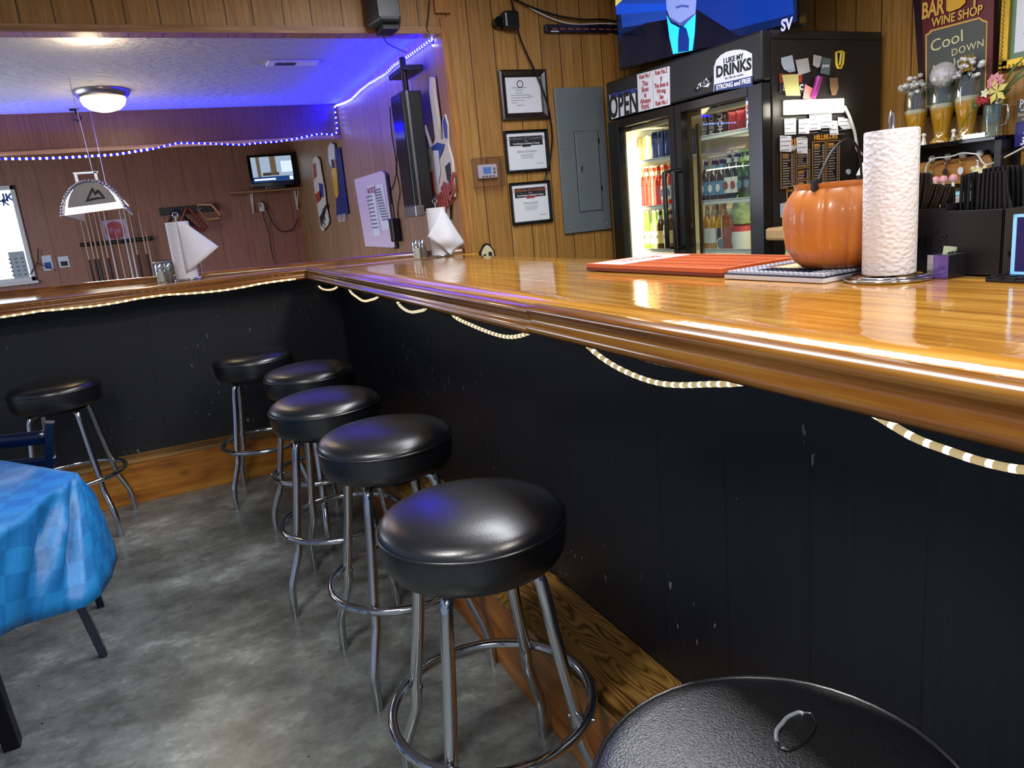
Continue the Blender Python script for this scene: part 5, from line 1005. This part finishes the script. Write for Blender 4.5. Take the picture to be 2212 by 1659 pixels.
t_ = thing('toy_bear', 'small cream plush figure sitting on the back counter between the straws', 'toy', (3.44, p.y, p.z-.10)); g = MB(); g.ball((0, 0, .05), .05, 12, 1.1); g.ball((0, 0, .125), .034, 12); g.ball((0, .028, .155), .012, 8); g.ball((0, -.028, .155), .012, 8); g.build('body', 'gift_cream', t_, smooth=60); MB().box(-.06, .06, -.06, .06, .90-(p.z-.10), 0).build('stand_block', 'plaque_wood', t_)
for u, v, lb, h in ((2017, 390, 'pink and clear jewelled stem nearest the paper towels', .10), (2034, 388, 'slim white jewelled stick in the clutter behind the straws', .12), (2055, 385, 'pink tied jewelled stick angled behind the straws', .12)):
    p = at_x(u, v, 3.15); t_ = thing('jewelled_stick', lb, 'ornament', (3.15, p.y, .9)); MB().tube([(0, 0, 0), (0, -.01, p.z-.9)], .006, 6).build('stem', 'white_plastic', t_); MB().ball((0, -.01, p.z-.9), .018, 8).build('jewel', 'petal_pink', t_)
p = at_x(1951, 372, 3.3); t_ = thing('orange_ornament', 'rounded orange and blue card standing just right of the paper towel roll', 'ornament', (3.3, p.y, .9)); MB().prism([(.07*math.cos(k*.4488), p.z-.9+.08*math.sin(k*.4488)) for k in range(14)], -.005, .005).build('disc', 'orange_ink', t_); MB().box(-.03, .03, -.01, .01, 0, p.z-.9).build('stand', 'teal_box', t_)
for o in (t_,): o.rotation_euler = (0, 0, R_(-90))
# white appliance behind the pumpkin and the wooden shelf end at the fridge
p = on_y(1885, 385, 2.10); t_ = thing('white_appliance', 'rounded white appliance lid showing above the pumpkin rim', 'appliance', (p.x+.02, 2.05, .90)); hA = p.z-.90
MB().lathe([(0, 0), (.20, 0), (.205, hA*.72), (.19, hA*.85), (.12, hA*.99), (.0, hA*1.04)], 32).build('body', 'cream_plastic', t_, smooth=60); MB().lathe([(.10, hA*1.0), (.11, hA*1.05), (.09, hA*1.16), (0, hA*1.2)], 24).build('lid', 'white_plastic', t_, smooth=60)
MB().box(-.22, .22, -.20, .20, -.9, -.002).build('cart', 'fridge_inside', t_, bevel=.005)
p = on_y(1682, 505, 2.70); t_ = thing('wood_block', 'pale rounded wood board end showing left of the pumpkin', 'board', (p.x+.14, 2.68, p.z-.03)); MB().box(-.17, .2, -.10, .08, 0, .06).build('board', 'cork', t_, bevel=.012); MB().box(-.12, -.08, -.06, .0, -(p.z-.03), 0).build('leg', 'cream_plastic', t_)
MB().box(.1, .14, -.06, .0, -(p.z-.03), 0).build('leg', 'cream_plastic', t_)

# ================================================================ things on the bar
def bz(x, y): return zs(x, y)+.0006
def bar_at(u, v):                       # the point of the counter seen at a measured spot
    p = on_z(u, v, 1.08)
    for _ in range(6): p = on_z(u, v, zs(p.x, p.y))
    return p
# orange and white rubber bar mats
mat('mat_orange', '#c25c2c', .55, var=.12); mat('mat_orange_dark', '#6e2a14', .6); mat('mat_white', '#c9ccdc', .5, var=.04); mat('mat_navy', '#121a3a', .5); mat('mat_cream', '#c9b97c', .5, var=.1)
om = thing('bar_mat', 'long orange ribbed rubber bar mat near the fridge side', 'bar mat', (1.24, 1.46, bz(1.24, 1.46)), R_(2))
MB().box(0, .30, 0, .62, 0, .010).build('base', 'mat_orange_dark', om, bevel=.002)
g = MB(); g.box(0, .012, 0, .62, .010, .022); g.box(.288, .30, 0, .62, .010, .022); g.box(.012, .288, 0, .012, .010, .022); g.box(.012, .288, .608, .62, .010, .022); g.build('rim', 'mat_orange', om, bevel=.001)
g = MB()
for i in range(46):
    for j in range(4): y_ = .016+i*.0129; g.box(.018+j*.067, .018+j*.067+.058, y_, y_+.006, .010, .020)
o = g.build('ribs', 'mat_orange', om); o['kind'] = 'stuff'
MB().box(.012, .285, .45, .605, .0202, .0215).build('white_label', 'sign_white', om); text('lettering', 'TITOS', .06, 'mat_orange', om, 0, 0, 0)
l_ = [c for c in om.children if c.name.startswith('lettering')][0]; l_.data.transform(Matrix.Rotation(R_(-90), 4, 'X')); l_.data.transform(Matrix.Translation((.15, .53, .0222)))
wm = thing('bar_mat', 'short white and navy studded bar mat under the pumpkin bucket', 'bar mat', (1.235, 1.135, bz(1.235, 1.135)), R_(3))
MB().box(0, .36, 0, .29, 0, .011).build('base', 'mat_white', wm, bevel=.002); MB().box(0, .36, 0, .29, .0112, .0135).build('navy_line', 'mat_navy', wm)
g = MB(); MBn = MB()
for i in range(25):
    for j in range(20):
        x_, y_ = .008+i*.0142, .008+j*.0142
        if .09 < x_ < .30 and .05 < y_ < .24: continue
        (g if not (.03 < x_ < .08 and .06 < y_ < .22) else MBn).box(x_, x_+.008, y_, y_+.008, .0135, .019)
o = g.build('studs', 'mat_white', wm); o['kind'] = 'stuff'; o = MBn.build('navy_studs', 'mat_navy', wm); o['kind'] = 'stuff'
MB().box(.085, .31, .045, .245, .0137, .0165).build('picture', 'sign_red', wm); MB().box(.10, .20, .06, .23, .0167, .0172).build('picture_patch', 'label_cream', wm)
# pumpkin bucket
mat('pumpkin', '#c07434', .34, var=.10, vscale=5, coat=.3); 
pc = bar_at(1788, 578); pc = on_z(1812, 578, 1.101); PX, PY = pc.x, pc.y
pz = bz(PX, PY)+.0185
# a small tilt of the rim, as the bucket stands slightly uneven
pk = thing('pumpkin_bucket', 'orange plastic jack-o-lantern bucket with a black wire handle standing on the white mat', 'bucket', (PX, PY, pz))
def rib(a, z): return 1-.032*(1-abs(math.sin(a*7)))**3 if .008 < z < .177 else 1
KR = .120; KZ = 1.0
PP = [(0, 0), (.062, 0), (.080, .005), (.100, .022), (.114, .052), (KR, .090), (.1195, .125), (.112, .152), (.099, .171), (.092, .177), (.095, .182), (.095, .187), (.090, .187), (.087, .175), (.06, .10), (0, .09)]
MB().lathe([(r, z*KZ) for r, z in PP], 168, rib=rib).build('shell', 'pumpkin', pk, smooth=60)
MB().tube(arc([(-.093, -.02, .182), (-.04, -.01, .245), (.02, .0, .275), (.07, .01, .25), (.093, .02, .182)], 6), .0028, 8).build('wire_handle', 'black_metal', pk, smooth=60)
for s_ in (-1, 1): MB().box(s_*.092-.01, s_*.092+.01, s_*.02-.006, s_*.02+.006, .172, .196).build('handle_lug', 'black_plastic', pk, bevel=.002)
MB().tube([(0, -.0, .09), (0, 0, .092)], .05, 20).build('candy_base', 'mat_orange', pk)
# paper towels
def towel_rough():
    m, t, b = nt('towel'); co = objco(t); b.inputs['Base Color'].default_value = lin('#dcdde6'); b.inputs['Roughness'].default_value = .9
    v = N(t, 'ShaderNodeTexVoronoi'); v.inputs['Scale'].default_value = 105; v.feature = 'SMOOTH_F1'; t.links.new(mapping(t, co, (1, 1, 1.4)), v.inputs['Vector']); bump(t, b, v.outputs[0], .55, .005)
towel_rough()
RX, RY = 1.335, 1.06
rz = bz(RX, RY)
th_ = thing('paper_towel_holder', 'chrome wire paper towel stand nearest the camera on the bar', 'towel holder', (RX, RY, rz))
g = MB()
for R0, z in ((.082, .004), (.070, .008)): g.tube([(R0*math.cos(k*.13089), R0*math.sin(k*.13089), z) for k in range(48)], .0035, 8, closed=True)
for k in range(3): a = k*2.094; g.tube([(0, 0, .006), (.082*math.cos(a), .082*math.sin(a), .005)], .003, 6)
g.build('base', 'chrome', th_, smooth=60); g = MB(); g.tube([(-.006, 0, .005), (-.006, 0, .318), (-.003, 0, .328), (.003, 0, .328), (.006, 0, .318), (.006, 0, .005)], .0028, 8); g.build('centre_rod', 'chrome', th_, smooth=60)
rw = math.radians
t_ = thing('paper_towel_roll', 'large white quilted paper towel roll beside the pumpkin bucket', 'paper towel roll', (RX, RY, rz+.013))
MB().lathe([(.020, 0), (.0485, 0), (.0495, .004), (.0495, .278), (.048, .281), (.020, .281)], 64).build('roll', 'towel', t_, smooth=50); MB().lathe([(.020, .0), (.020, .2812), (.0165, .2812), (.0165, 0)], 24).build('cardboard_core', 'cork', t_, smooth=50)
g = MB(); g.grid(lambda u, v: ((.0497+.006*u*u)*math.cos(-1.1+u*.6), (.0497+.006*u*u)*math.sin(-1.1+u*.6), v*.28-.004*math.sin(v*9)*u), 8, 12); o = g.build('loose_edge', 'towel', t_, smooth=60)
def towel_flag(x, y, lb, lb2, sheet, R0=.052, h=.27, rz_=0):
    z = bz(x, y); th2 = thing('paper_towel_holder', lb2, 'towel holder', (x, y, z))
    g = MB(); g.tube([(.075*math.cos(k*.2618), .075*math.sin(k*.2618), .004) for k in range(24)], .0035, 6, closed=True); g.build('base', 'chrome', th2, smooth=60); MB().tube([(0, 0, .004), (0, 0, h+.04)], .003, 8).build('centre_rod', 'chrome', th2, smooth=60); MB().tube([(.014*math.cos(k*.5236), 0, h+.045+.014*math.sin(k*.5236)) for k in range(12)], .0028, 6, closed=True).build('loop_top', 'chrome', th2, smooth=60); MB().tube([(.08, -.02, .005), (.085, -.02, h*.75)], .003, 6).build('side_arm', 'chrome', th2, smooth=60)
    t_ = thing('paper_towel_roll', lb, 'paper towel roll', (x, y, z+.008)); MB().lathe([(.018, 0), (R0, 0), (R0, h), (.018, h)], 40).build('roll', 'towel', t_, smooth=50)
    g = MB(); sheet(g, R0, h); o = g.build('loose_sheet', 'white_paper', t_, smooth=60, clean=False); md = o.modifiers.new('t', 'SOLIDIFY'); md.thickness = .0012
def sheet1(g, R0, h):          # corner folded out to the right
    def fn(u, v):              # u along the fold, v from the top edge to the hem
        top = Vector((.0, -R0-.002, h)); tr_ = Vector((.04, -R0-.004, h-.01)); tip = Vector((.19, -.05, h*.50)); low = Vector((-.0, -R0-.006, h*.10))
        p_ = top*(1-u)*(1-v)+tr_*u*(1-v)+tip*u*v+low*(1-u)*v; p_.y -= .03*math.sin(math.pi*u)*math.sin(math.pi*v*.5); return p_
    g.grid(fn, 10, 10)
def sheet2(g, R0, h):          # sheet hanging as a kite
    def fn(u, v):
        a = Vector((.02, -R0-.003, h)); l = Vector((-.09, -R0-.012, h*.42)); r = Vector((.135, -R0+.0, h*.20)); b__ = Vector((.03, -R0-.02, -.0))
        p_ = a*(1-u)*(1-v)+r*u*(1-v)+b__*u*v+l*(1-u)*v; p_.y -= .035*math.sin(math.pi*u)*math.sin(math.pi*v)+.008*math.sin(9*u+4*v)*v; return p_
    g.grid(fn, 12, 12)
p = on_z(408, 600, 1.092); fy = far(.1)-.12
q = on_y(405, 600, fy); towel_flag(q.x, fy, 'white paper towel roll with a folded out corner on the far short bar leg', 'chrome towel stand on the far short bar leg', sheet1, .060, .31)
q = on_y(952, 545, 4.16); towel_flag(q.x, 4.16, 'white paper towel roll draped with a hanging sheet near the middle wall', 'chrome towel stand near the middle wall', sheet2, .055, .27)
mat('salt', '#dcdce4', .7, var=.05); mat('pepper', '#6a6058', .8, var=.4, vscale=200)
def shaker(u, v, y, m, lb):
    q = on_y(u, v, y); z = bz(q.x, y); t_ = thing('salt_shaker' if m == 'salt' else 'pepper_shaker', lb, 'shaker', (q.x, y, z))
    MB().lathe([(0, .002), (.019, .002), (.019, .058), (0, .06)], 14).build('contents', m, t_, smooth=50); MB().lathe([(.021, 0), (.0225, .004), (.0225, .062), (.019, .075)], 14).build('jar', 'clear_glass', t_, smooth=50); MB().lathe([(.0205, .072), (.021, .09), (.016, .101), (0, .104)], 14).build('lid', 'chrome', t_, smooth=50)
y_ = far(0)-.12
shaker(349, 605, y_, 'salt', 'glass salt shaker on the far short bar leg'); shaker(368, 605, y_-.01, 'pepper', 'glass pepper shaker on the far short bar leg')
shaker(900, 548, 4.17, 'salt', 'glass salt shaker near the middle wall beside the draped towels'); shaker(914, 547, 4.19, 'pepper', 'glass pepper shaker near the middle wall beside the draped towels')
p = on_y(999, 531, 4.42); t_ = thing('wood_offcut', 'small wooden block lying on the far bar rail by the middle wall', 'block', (p.x-.04, 4.42, zs(1.66, 4.4)+.031)); MB().box(-.05, .05, -.03, .03, 0, .02).build('block', 'oak_edge_x', t_, bevel=.003)

# straw box and its neighbours
mat('box_black', '#12121a', .4, var=.06); mat('box_grey', '#2c2c2c', .5); mat('straw_black', '#0e0e10', .3, var=0)
CX0, CY0 = 1.423, .887; bxz = bz(1.45, .95)
sbx = thing('straw_caddy', 'big black bar caddy with faint raised lettering, packed with straws', 'caddy', (CX0, CY0, bxz))
HB, w_ = .127, .004
g = MB(); LY_ = .262; g.box(0, w_, 0, LY_, 0, HB); g.box(0, .17, 0, w_, 0, HB); g.box(.17-w_, .17, 0, LY_, 0, HB); g.box(0, .17, LY_-w_, LY_, 0, HB); g.box(0, .17, 0, LY_, 0, .004)
g.build('tray_walls', 'box_black', sbx, bevel=.001); MB().box(w_, .17-w_, .115, .118, .004, HB+.014).build('divider', 'box_black', sbx); MB().box(.0, .0035, .115, .262, HB, HB+.006).build('rear_lip', 'box_black', sbx)
MB().box(.004, .1695, -.0006, 0, .001, HB-.001).build('end_face', 'box_grey', sbx, label='lighter grey end face')
text('lettering', 'Patron\'s', .05, 'box_black', sbx, 0, 0, 0, bold=.001, thick=.0015, spacing=1.1)
l_ = [c for c in sbx.children if c.name.startswith('lettering')][0]; l_.data.transform(Matrix.Rotation(R_(-90), 4, 'Z')); l_.data.transform(Matrix.Translation((-.0008, .20, .075)))
g = MB(); g.tube(arc([(.05, -.003, .10), (.035, -.004, .085), (.03, -.003, .06), (.02, -.004, .045), (.035, -.004, .04), (.03, -.003, .02)], 4), .0022, 6); g.tube(arc([(.06, -.003, .07), (.045, -.004, .055), (.055, -.004, .035)], 4), .003, 6); g.build('scroll_mark', 'box_black', sbx, smooth=60)
sp0 = MB().tube([(0, 0, 0), (0, 0, .19)], .0034, 7).build('straw', 'straw_black', None, smooth=60); used = [False]
def straws(tops, lb, grp, xr=(.03, .12), ybase=None, L=.19):
    for i, (u, v, x, yb_) in enumerate(tops):
        t_ = on_x(u, v, x); b_ = Vector((x-.004, yb_, bxz+.006)); d = (t_-b_); 
        o = sp0 if not used[0] else sp0.copy()
        if used[0]: COL.objects.link(o)
        used[0] = True; o.location = b_; o.rotation_mode = 'QUATERNION'; o.rotation_quaternion = d.to_track_quat('Z', 'Y'); o.scale = (1, 1, d.length/.19); tag(o, lb, 'straw', grp)
rr = random.Random(2)
T1 = [(1948+i*1.85, 374+rr.uniform(-1.5, 1.5), 1.455+.028*(i % 5), 1.14-i*.0019+rr.uniform(-.003, .003)) for i in range(34)]
straws(T1, 'tall black straw in the upright bundle beside the paper towel roll', 'black straws beside the paper towels')
T1 = [(2006+i*1.75, 396+rr.uniform(-2, 2)+i*.25, 1.450+.03*(i % 4), 1.10-i*.0016+.008*(i % 3)) for i in range(32)]
straws(T1, 'shorter black stirring straw leaning away from the paper towels', 'short black straws in the middle bin')
straws([(2079, 379, 1.46, .995), (2087, 376, 1.47, .990), (2095, 374, 1.46, .982), (2103, 372, 1.47, .976), (2109, 371, 1.48, .972)], 'glossy black straw leaning hardest left in the front bin', 'five leaning straws in the front bin')
straws([(2117+i*2.2, 375-i*.3+rr.uniform(-1, 1), 1.45+.02*(i % 4), .955-i*.0026) for i in range(26)], 'dull brown black straw in the front bundle of the front bin', 'brown black straws in the front bin')
straws([(2126+i*2.6, 363-i*.2+rr.uniform(-2, 2), 1.52+.015*(i % 4), .985-i*.0026) for i in range(36)], 'black straw in the back row of the front bin by the right edge', 'back row straws in the front bin')
# small card box with a ticket
cz = bz(1.38, .96); t_ = thing('card_box', 'small shiny violet and black box holding tickets beside the towel stand', 'box', (1.37, .955, cz)); MB().box(0, .068, 0, .043, 0, .046).build('box', 'box_black', t_, bevel=.0008)
mat('iridescent', '#7a66c0', .12, .5, var=.5, vscale=30); MB().box(-.0012, 0, .0, .043, .0, .0465).build('shiny_side', 'iridescent', t_); MB().box(-.0018, -.0012, .030, .043, .0, .0465).build('silver_strip', 'silver', t_)
mat('ticket', '#b4c0a4', .6, var=.15); q = [on_y(u, v, .975)-Vector((1.37, .955, cz)) for u, v in ((2036, 556), (2040, 531), (2080, 534), (2073, 551))]
t2_ = thing('ticket', 'pale green ticket with a pink end tilted in the small card box', 'ticket', (1.37, .955, cz)); MB().prism([(a_.x, a_.z) for a_ in q], .020, .0212).build('sheet', 'ticket', t2_); MB().prism([(a_.x, a_.z) for a_ in [q[3]*.85+q[0]*.15, q[2]*.85+q[1]*.15, q[2], q[3]]], .0190, .0198).build('pink_end', 'note_pink', t2_)
text('lettering', 'ADMIT ONE', .006, 'ink', t2_, (q[0].x+q[2].x)/2, (q[0].z+q[2].z)/2, .0185, rot=0)
# black grid mat and framed card at the right edge
tz_ = bz(1.4, .83); t_ = thing('grid_mat', 'black rubber grid mat at the far right of the bar', 'bar mat', (1.36, .60, tz_)); MB().box(0, .20, 0, .275, 0, .005).build('base', 'box_black', t_, bevel=.001)
g = MB()
for i in range(9): g.box(.004+i*.024, .008+i*.024, 0, .275, .005, .009)
for i in range(12): g.box(0, .20, i*.0246, .004+i*.0246, .005, .0088)
g.build('grid', 'box_black', t_)
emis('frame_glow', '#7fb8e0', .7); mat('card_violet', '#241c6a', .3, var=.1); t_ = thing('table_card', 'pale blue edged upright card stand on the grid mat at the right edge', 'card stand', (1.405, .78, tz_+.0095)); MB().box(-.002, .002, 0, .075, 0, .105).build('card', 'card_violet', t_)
g = MB(); g.box(-.004, .004, .070, .076, 0, .108); g.box(-.004, .004, 0, .076, 0, .005); g.box(-.004, .004, 0, .076, .103, .108); g.build('edge_frame', 'frame_glow', t_)

# ================================================================ rope lights under the edge
emis('rope_bright', '#ffedc4', 1.8); emis('rope_dim', '#cdb684', .75)
def rope(name, lb, segs, plane, hide):
    P = []
    for sg in segs:
        q = arc([plane(u, v) for u, v in sg], 14 if len(P) < 900 else 10)
        if P: P += [P[-1]+Vector((0, 0, .0))*0]
        P += q
    # even spacing so that the lit beads repeat regularly
    out = [P[0]]; step = hide
    for a_, b_ in zip(P, P[1:]):
        L = (b_-a_).length
        while (b_-out[-1]).length >= step and L > 1e-6: out.append(out[-1]+(b_-out[-1]).normalized()*step)
    c = out[0].copy(); g = MB(); g.tube([p_-c for p_ in out], .0050, 8, matfn=lambda i: 'rope_bright' if i % 3 == 0 else 'rope_dim'); o = g.build(name, None, None, smooth=60); o.location = c; return tag(o, lb, 'rope light')
UX = .748; ux = lambda u, v: on_x(u, v, UX)
bot = lambda u: (u, 603+.2495*(u-661)-26)
rope('rope_light', 'warm lit clear rope light swagging under the long bar edge', [
    [bot(664), (680, 607), (693, 622), (705, 626), (718, 625), (728, 619), bot(738)], [bot(746), (756, 628), (770, 641), (785, 650), (800, 648), (816, 641), bot(828)], [bot(848), (859, 653), (872, 667), (888, 674), (905, 672), (919, 667), bot(935)],
    [bot(965), (981, 683), (1020, 703), (1060, 719), (1090, 727), (1115, 727), (1142, 719), bot(1170)], [bot(1250), (1279, 756), (1320, 786), (1370, 811), (1420, 827), (1470, 832), (1530, 830), (1583, 829), bot(1640)],
    [bot(1860), (1920, 914), (1980, 948), (2050, 974), (2120, 997), (2200, 1014), (2260, 1015)]], ux, .0080)
uy = lambda u, v: on_y(u, v+2.5, 4.044)
rope('rope_light', 'warm lit rope light following the short bar leg edge', [[(-60, 690), (0, 683), (28, 679), (60, 674)], [(90, 669), (118, 667), (160, 663), (210, 658), (260, 650), (296, 643), (330, 638)], [(360, 634), (385, 633), (430, 630), (480, 625), (530, 617), (560, 611), (600, 605), (640, 600)]], uy, .013)

# ================================================================ table with blue cloth, chair
m, t, b = nt('blue_cloth'); uvn = N(t, 'ShaderNodeUVMap'); ck = N(t, 'ShaderNodeTexChecker'); ck.inputs['Scale'].default_value = 1; t.links.new(uvn.outputs[0], ck.inputs['Vector']); ck.inputs['Color1'].default_value = lin('#1266a6'); ck.inputs['Color2'].default_value = lin('#1a74b6')
t.links.new(ck.outputs['Color'], b.inputs['Base Color']); b.inputs['Roughness'].default_value = .45; bump(t, b, noise(t, objco(t), 22, 4), .35, .01)
TT = (-1.0, 2.0, 0); tb = thing('round_table', 'black legged table hidden beneath the blue checked cloth', 'table', TT)
TP = [(-.31, 2.115), (-.62, 2.55), (-1.15, 2.7), (-1.6, 2.35), (-1.7, 1.8), (-1.4, 1.35), (-.9, 1.2), (-.53, 1.58)]
MB().zprism([(x*.985+TT[0]*.015-TT[0], y*.985+TT[1]*.015-TT[1]) for x, y in TP], .715, .745).build('table_top', 'black_plastic', tb)
def bar4(p_, q, h, parent, nm='leg', m='black_metal', org=TT):
    p_, q = Vector(p_)-Vector(org), Vector(q)-Vector(org); d = (q-p_).normalized(); sx_ = d.cross(Vector((0, 1, 0))).normalized(); sy_ = d.cross(sx_); g = MB(); g.obox((p_+q)/2, (h, h, (q-p_).length/2), (sx_, sy_, d)); return g.build(nm, m, parent, bevel=.002)
bar4((-.62, 2.10, .715), (-.625, 2.21, .0), .020, tb); bar4((-1.3, 2.3, .715), (-1.5, 2.45, 0), .018, tb); bar4((-.72, 1.75, .715), (-.60, 1.80, 0), .024, tb); bar4((-1.3, 1.6, .715), (-1.45, 1.5, 0), .018, tb)
cl = MB(); zt_ = .75
TP = [(-.312, 2.108), (-.315, 2.122), (-.33, 2.143), (-.38, 2.213), (-.45, 2.311), (-.53, 2.424)]+TP[1:]+[(-.465, 1.68), (-.417, 1.759), (-.39, 1.86), (-.345, 2.0), (-.328, 2.06), (-.318, 2.09)]
cl.add([(x-TT[0], y-TT[1], zt_) for x, y in TP], [tuple(range(len(TP)))]); uv = {i: (TP[i][0]/.055, TP[i][1]/.055) for i in range(len(TP))}
px_ = lambda u, v, z: tuple(on_z(u, v, z))
COLS = [((-.53, 1.58), px_(-120, 1415, .56), None), ((-.465, 1.68), px_(-50, 1392, .565), .02), ((-.417, 1.759), px_(0, 1375, .56), -.012), ((-.39, 1.86), px_(35, 1356, .55), .014), ((-.345, 2.0), px_(62, 1347, .535), -.022), ((-.328, 2.06), px_(100, 1336, .52), .018), ((-.318, 2.09), px_(145, 1322, .505), -.012),
        ((-.312, 2.108), px_(185, 1311, .50), .0), ((-.31, 2.114), px_(215, 1288, .50), .0), ((-.31, 2.115), px_(240, 1248, .50), .005), ((-.31, 2.116), px_(253, 1205, .50), .008), ((-.315, 2.122), px_(246, 1172, .51), .0), ((-.33, 2.143), (-.33, 2.36, .49), .03), ((-.38, 2.213), (-.36, 2.40, .48), .0), ((-.45, 2.311), (-.43, 2.45, .48), .02), ((-.53, 2.424), (-.50, 2.50, .49), -.01), ((-.62, 2.55), (-.62, 2.62, .49), 0)]
NV = 10; o0 = len(cl.v); vs = []; u_ = 0; last = None; SUB = 4; CC = []
for i in range(len(COLS)-1):
    for k in range(SUB):
        s_ = k/SUB; s2 = s_*s_*(3-2*s_); A, B_ = COLS[i], COLS[i+1]; bl = (A[2] or 0)*(1-s2)+(B_[2] or 0)*s2
        CC.append((tuple(A[0][j]*(1-s_)+B_[0][j]*s_ for j in (0, 1)), tuple(A[1][j]*(1-s_)+B_[1][j]*s_ for j in (0, 1, 2)), bl))
CC.append((COLS[-1][0], COLS[-1][1], 0))
for i, (tp, hm, bl) in enumerate(CC):
    if last is not None: u_ += (Vector(hm)-last).length
    last = Vector(hm); T3, H3 = Vector((tp[0], tp[1], zt_)), Vector(hm); out_ = Vector((H3.x+1.0, H3.y-2.0, 0)).normalized()
    for j in range(NV+1):
        s_ = j/NV; p_ = T3.lerp(H3, s_); p_ += out_*(bl*math.sin(math.pi*min(1, s_*1.1))+.004*math.sin(math.pi*s_)); p_.z += .008*math.sin(math.pi*s_)
        uv[o0+len(vs)] = (u_/.055, (1-s_)*(T3-H3).length/.055); vs.append((p_.x-TT[0], p_.y-TT[1], p_.z))
M_ = len(CC); cl.add(vs, [(i*(NV+1)+j, (i+1)*(NV+1)+j, (i+1)*(NV+1)+j+1, i*(NV+1)+j+1) for i in range(M_-1) for j in range(NV)])
tcl = cl.build('tablecloth', 'blue_cloth', None, smooth=50, clean=False); tcl.location = TT; tag(tcl, 'bright blue checked plastic tablecloth draping off the table corner', 'tablecloth')
uvl = tcl.data.uv_layers.new(name='UVMap')
for lp_ in tcl.data.loops: uvl.data[lp_.index].uv = uv.get(lp_.vertex_index, (0, 0))
md = tcl.modifiers.new('t', 'SOLIDIFY'); md.thickness = .0015
q = on_z(3, 1255, .66); t_ = thing('paper_scrap', 'pale corner of paper lying on the blue cloth at the picture edge', 'paper', (q.x-.05, q.y, .7515)); MB().box(-.05, .03, -.03, .03, 0, .002).build('sheet', 'note_pink', t_)
mat('chair_black_blue_sheen', '#0b1030', .22, .3, var=0, coat=.5); CH = (-.62, 2.75, 0); ch = thing('dining_chair', 'dark ladder back chair whose top rails show over the blue table', 'chair', CH)  # black metal, with the blue reflection on its back put into the colour
def cbar(a, b__, h, nm='leg'): return bar4(a, b__, h, ch, nm, 'chair_black_blue_sheen', CH)
cbar((-.40, 2.50, .82), (-.49, 2.55, .44), .012, 'back_post'); cbar((-.49, 2.55, .46), (-.425, 2.575, .004), .012); cbar((-.84, 2.72, .82), (-.78, 2.74, .44), .012, 'back_post'); cbar((-.78, 2.74, .46), (-.84, 2.76, .004), .012); cbar((-.49, 2.93, .44), (-.46, 2.97, .0), .012); cbar((-.78, 2.93, .44), (-.80, 2.97, .0), .012)
MB().zprism([(.14, -.20), (.16, .2), (-.17, .22), (-.18, -.02)], .43, .46).build('seat', 'chair_black_blue_sheen', ch, bevel=.01)
for z0, z1 in ((.755, .795), (.690, .715)):
    g = MB(); g.grid(lambda u, v: (-.84-CH[0]+.43*u, 2.50+.22*(1-u)-CH[1]-.02*math.sin(math.pi*u), z0+(z1-z0)*v), 12, 1); o = g.build('back_rail', 'chair_black_blue_sheen', ch, smooth=60, clean=False); md = o.modifiers.new('t', 'SOLIDIFY'); md.thickness = .012
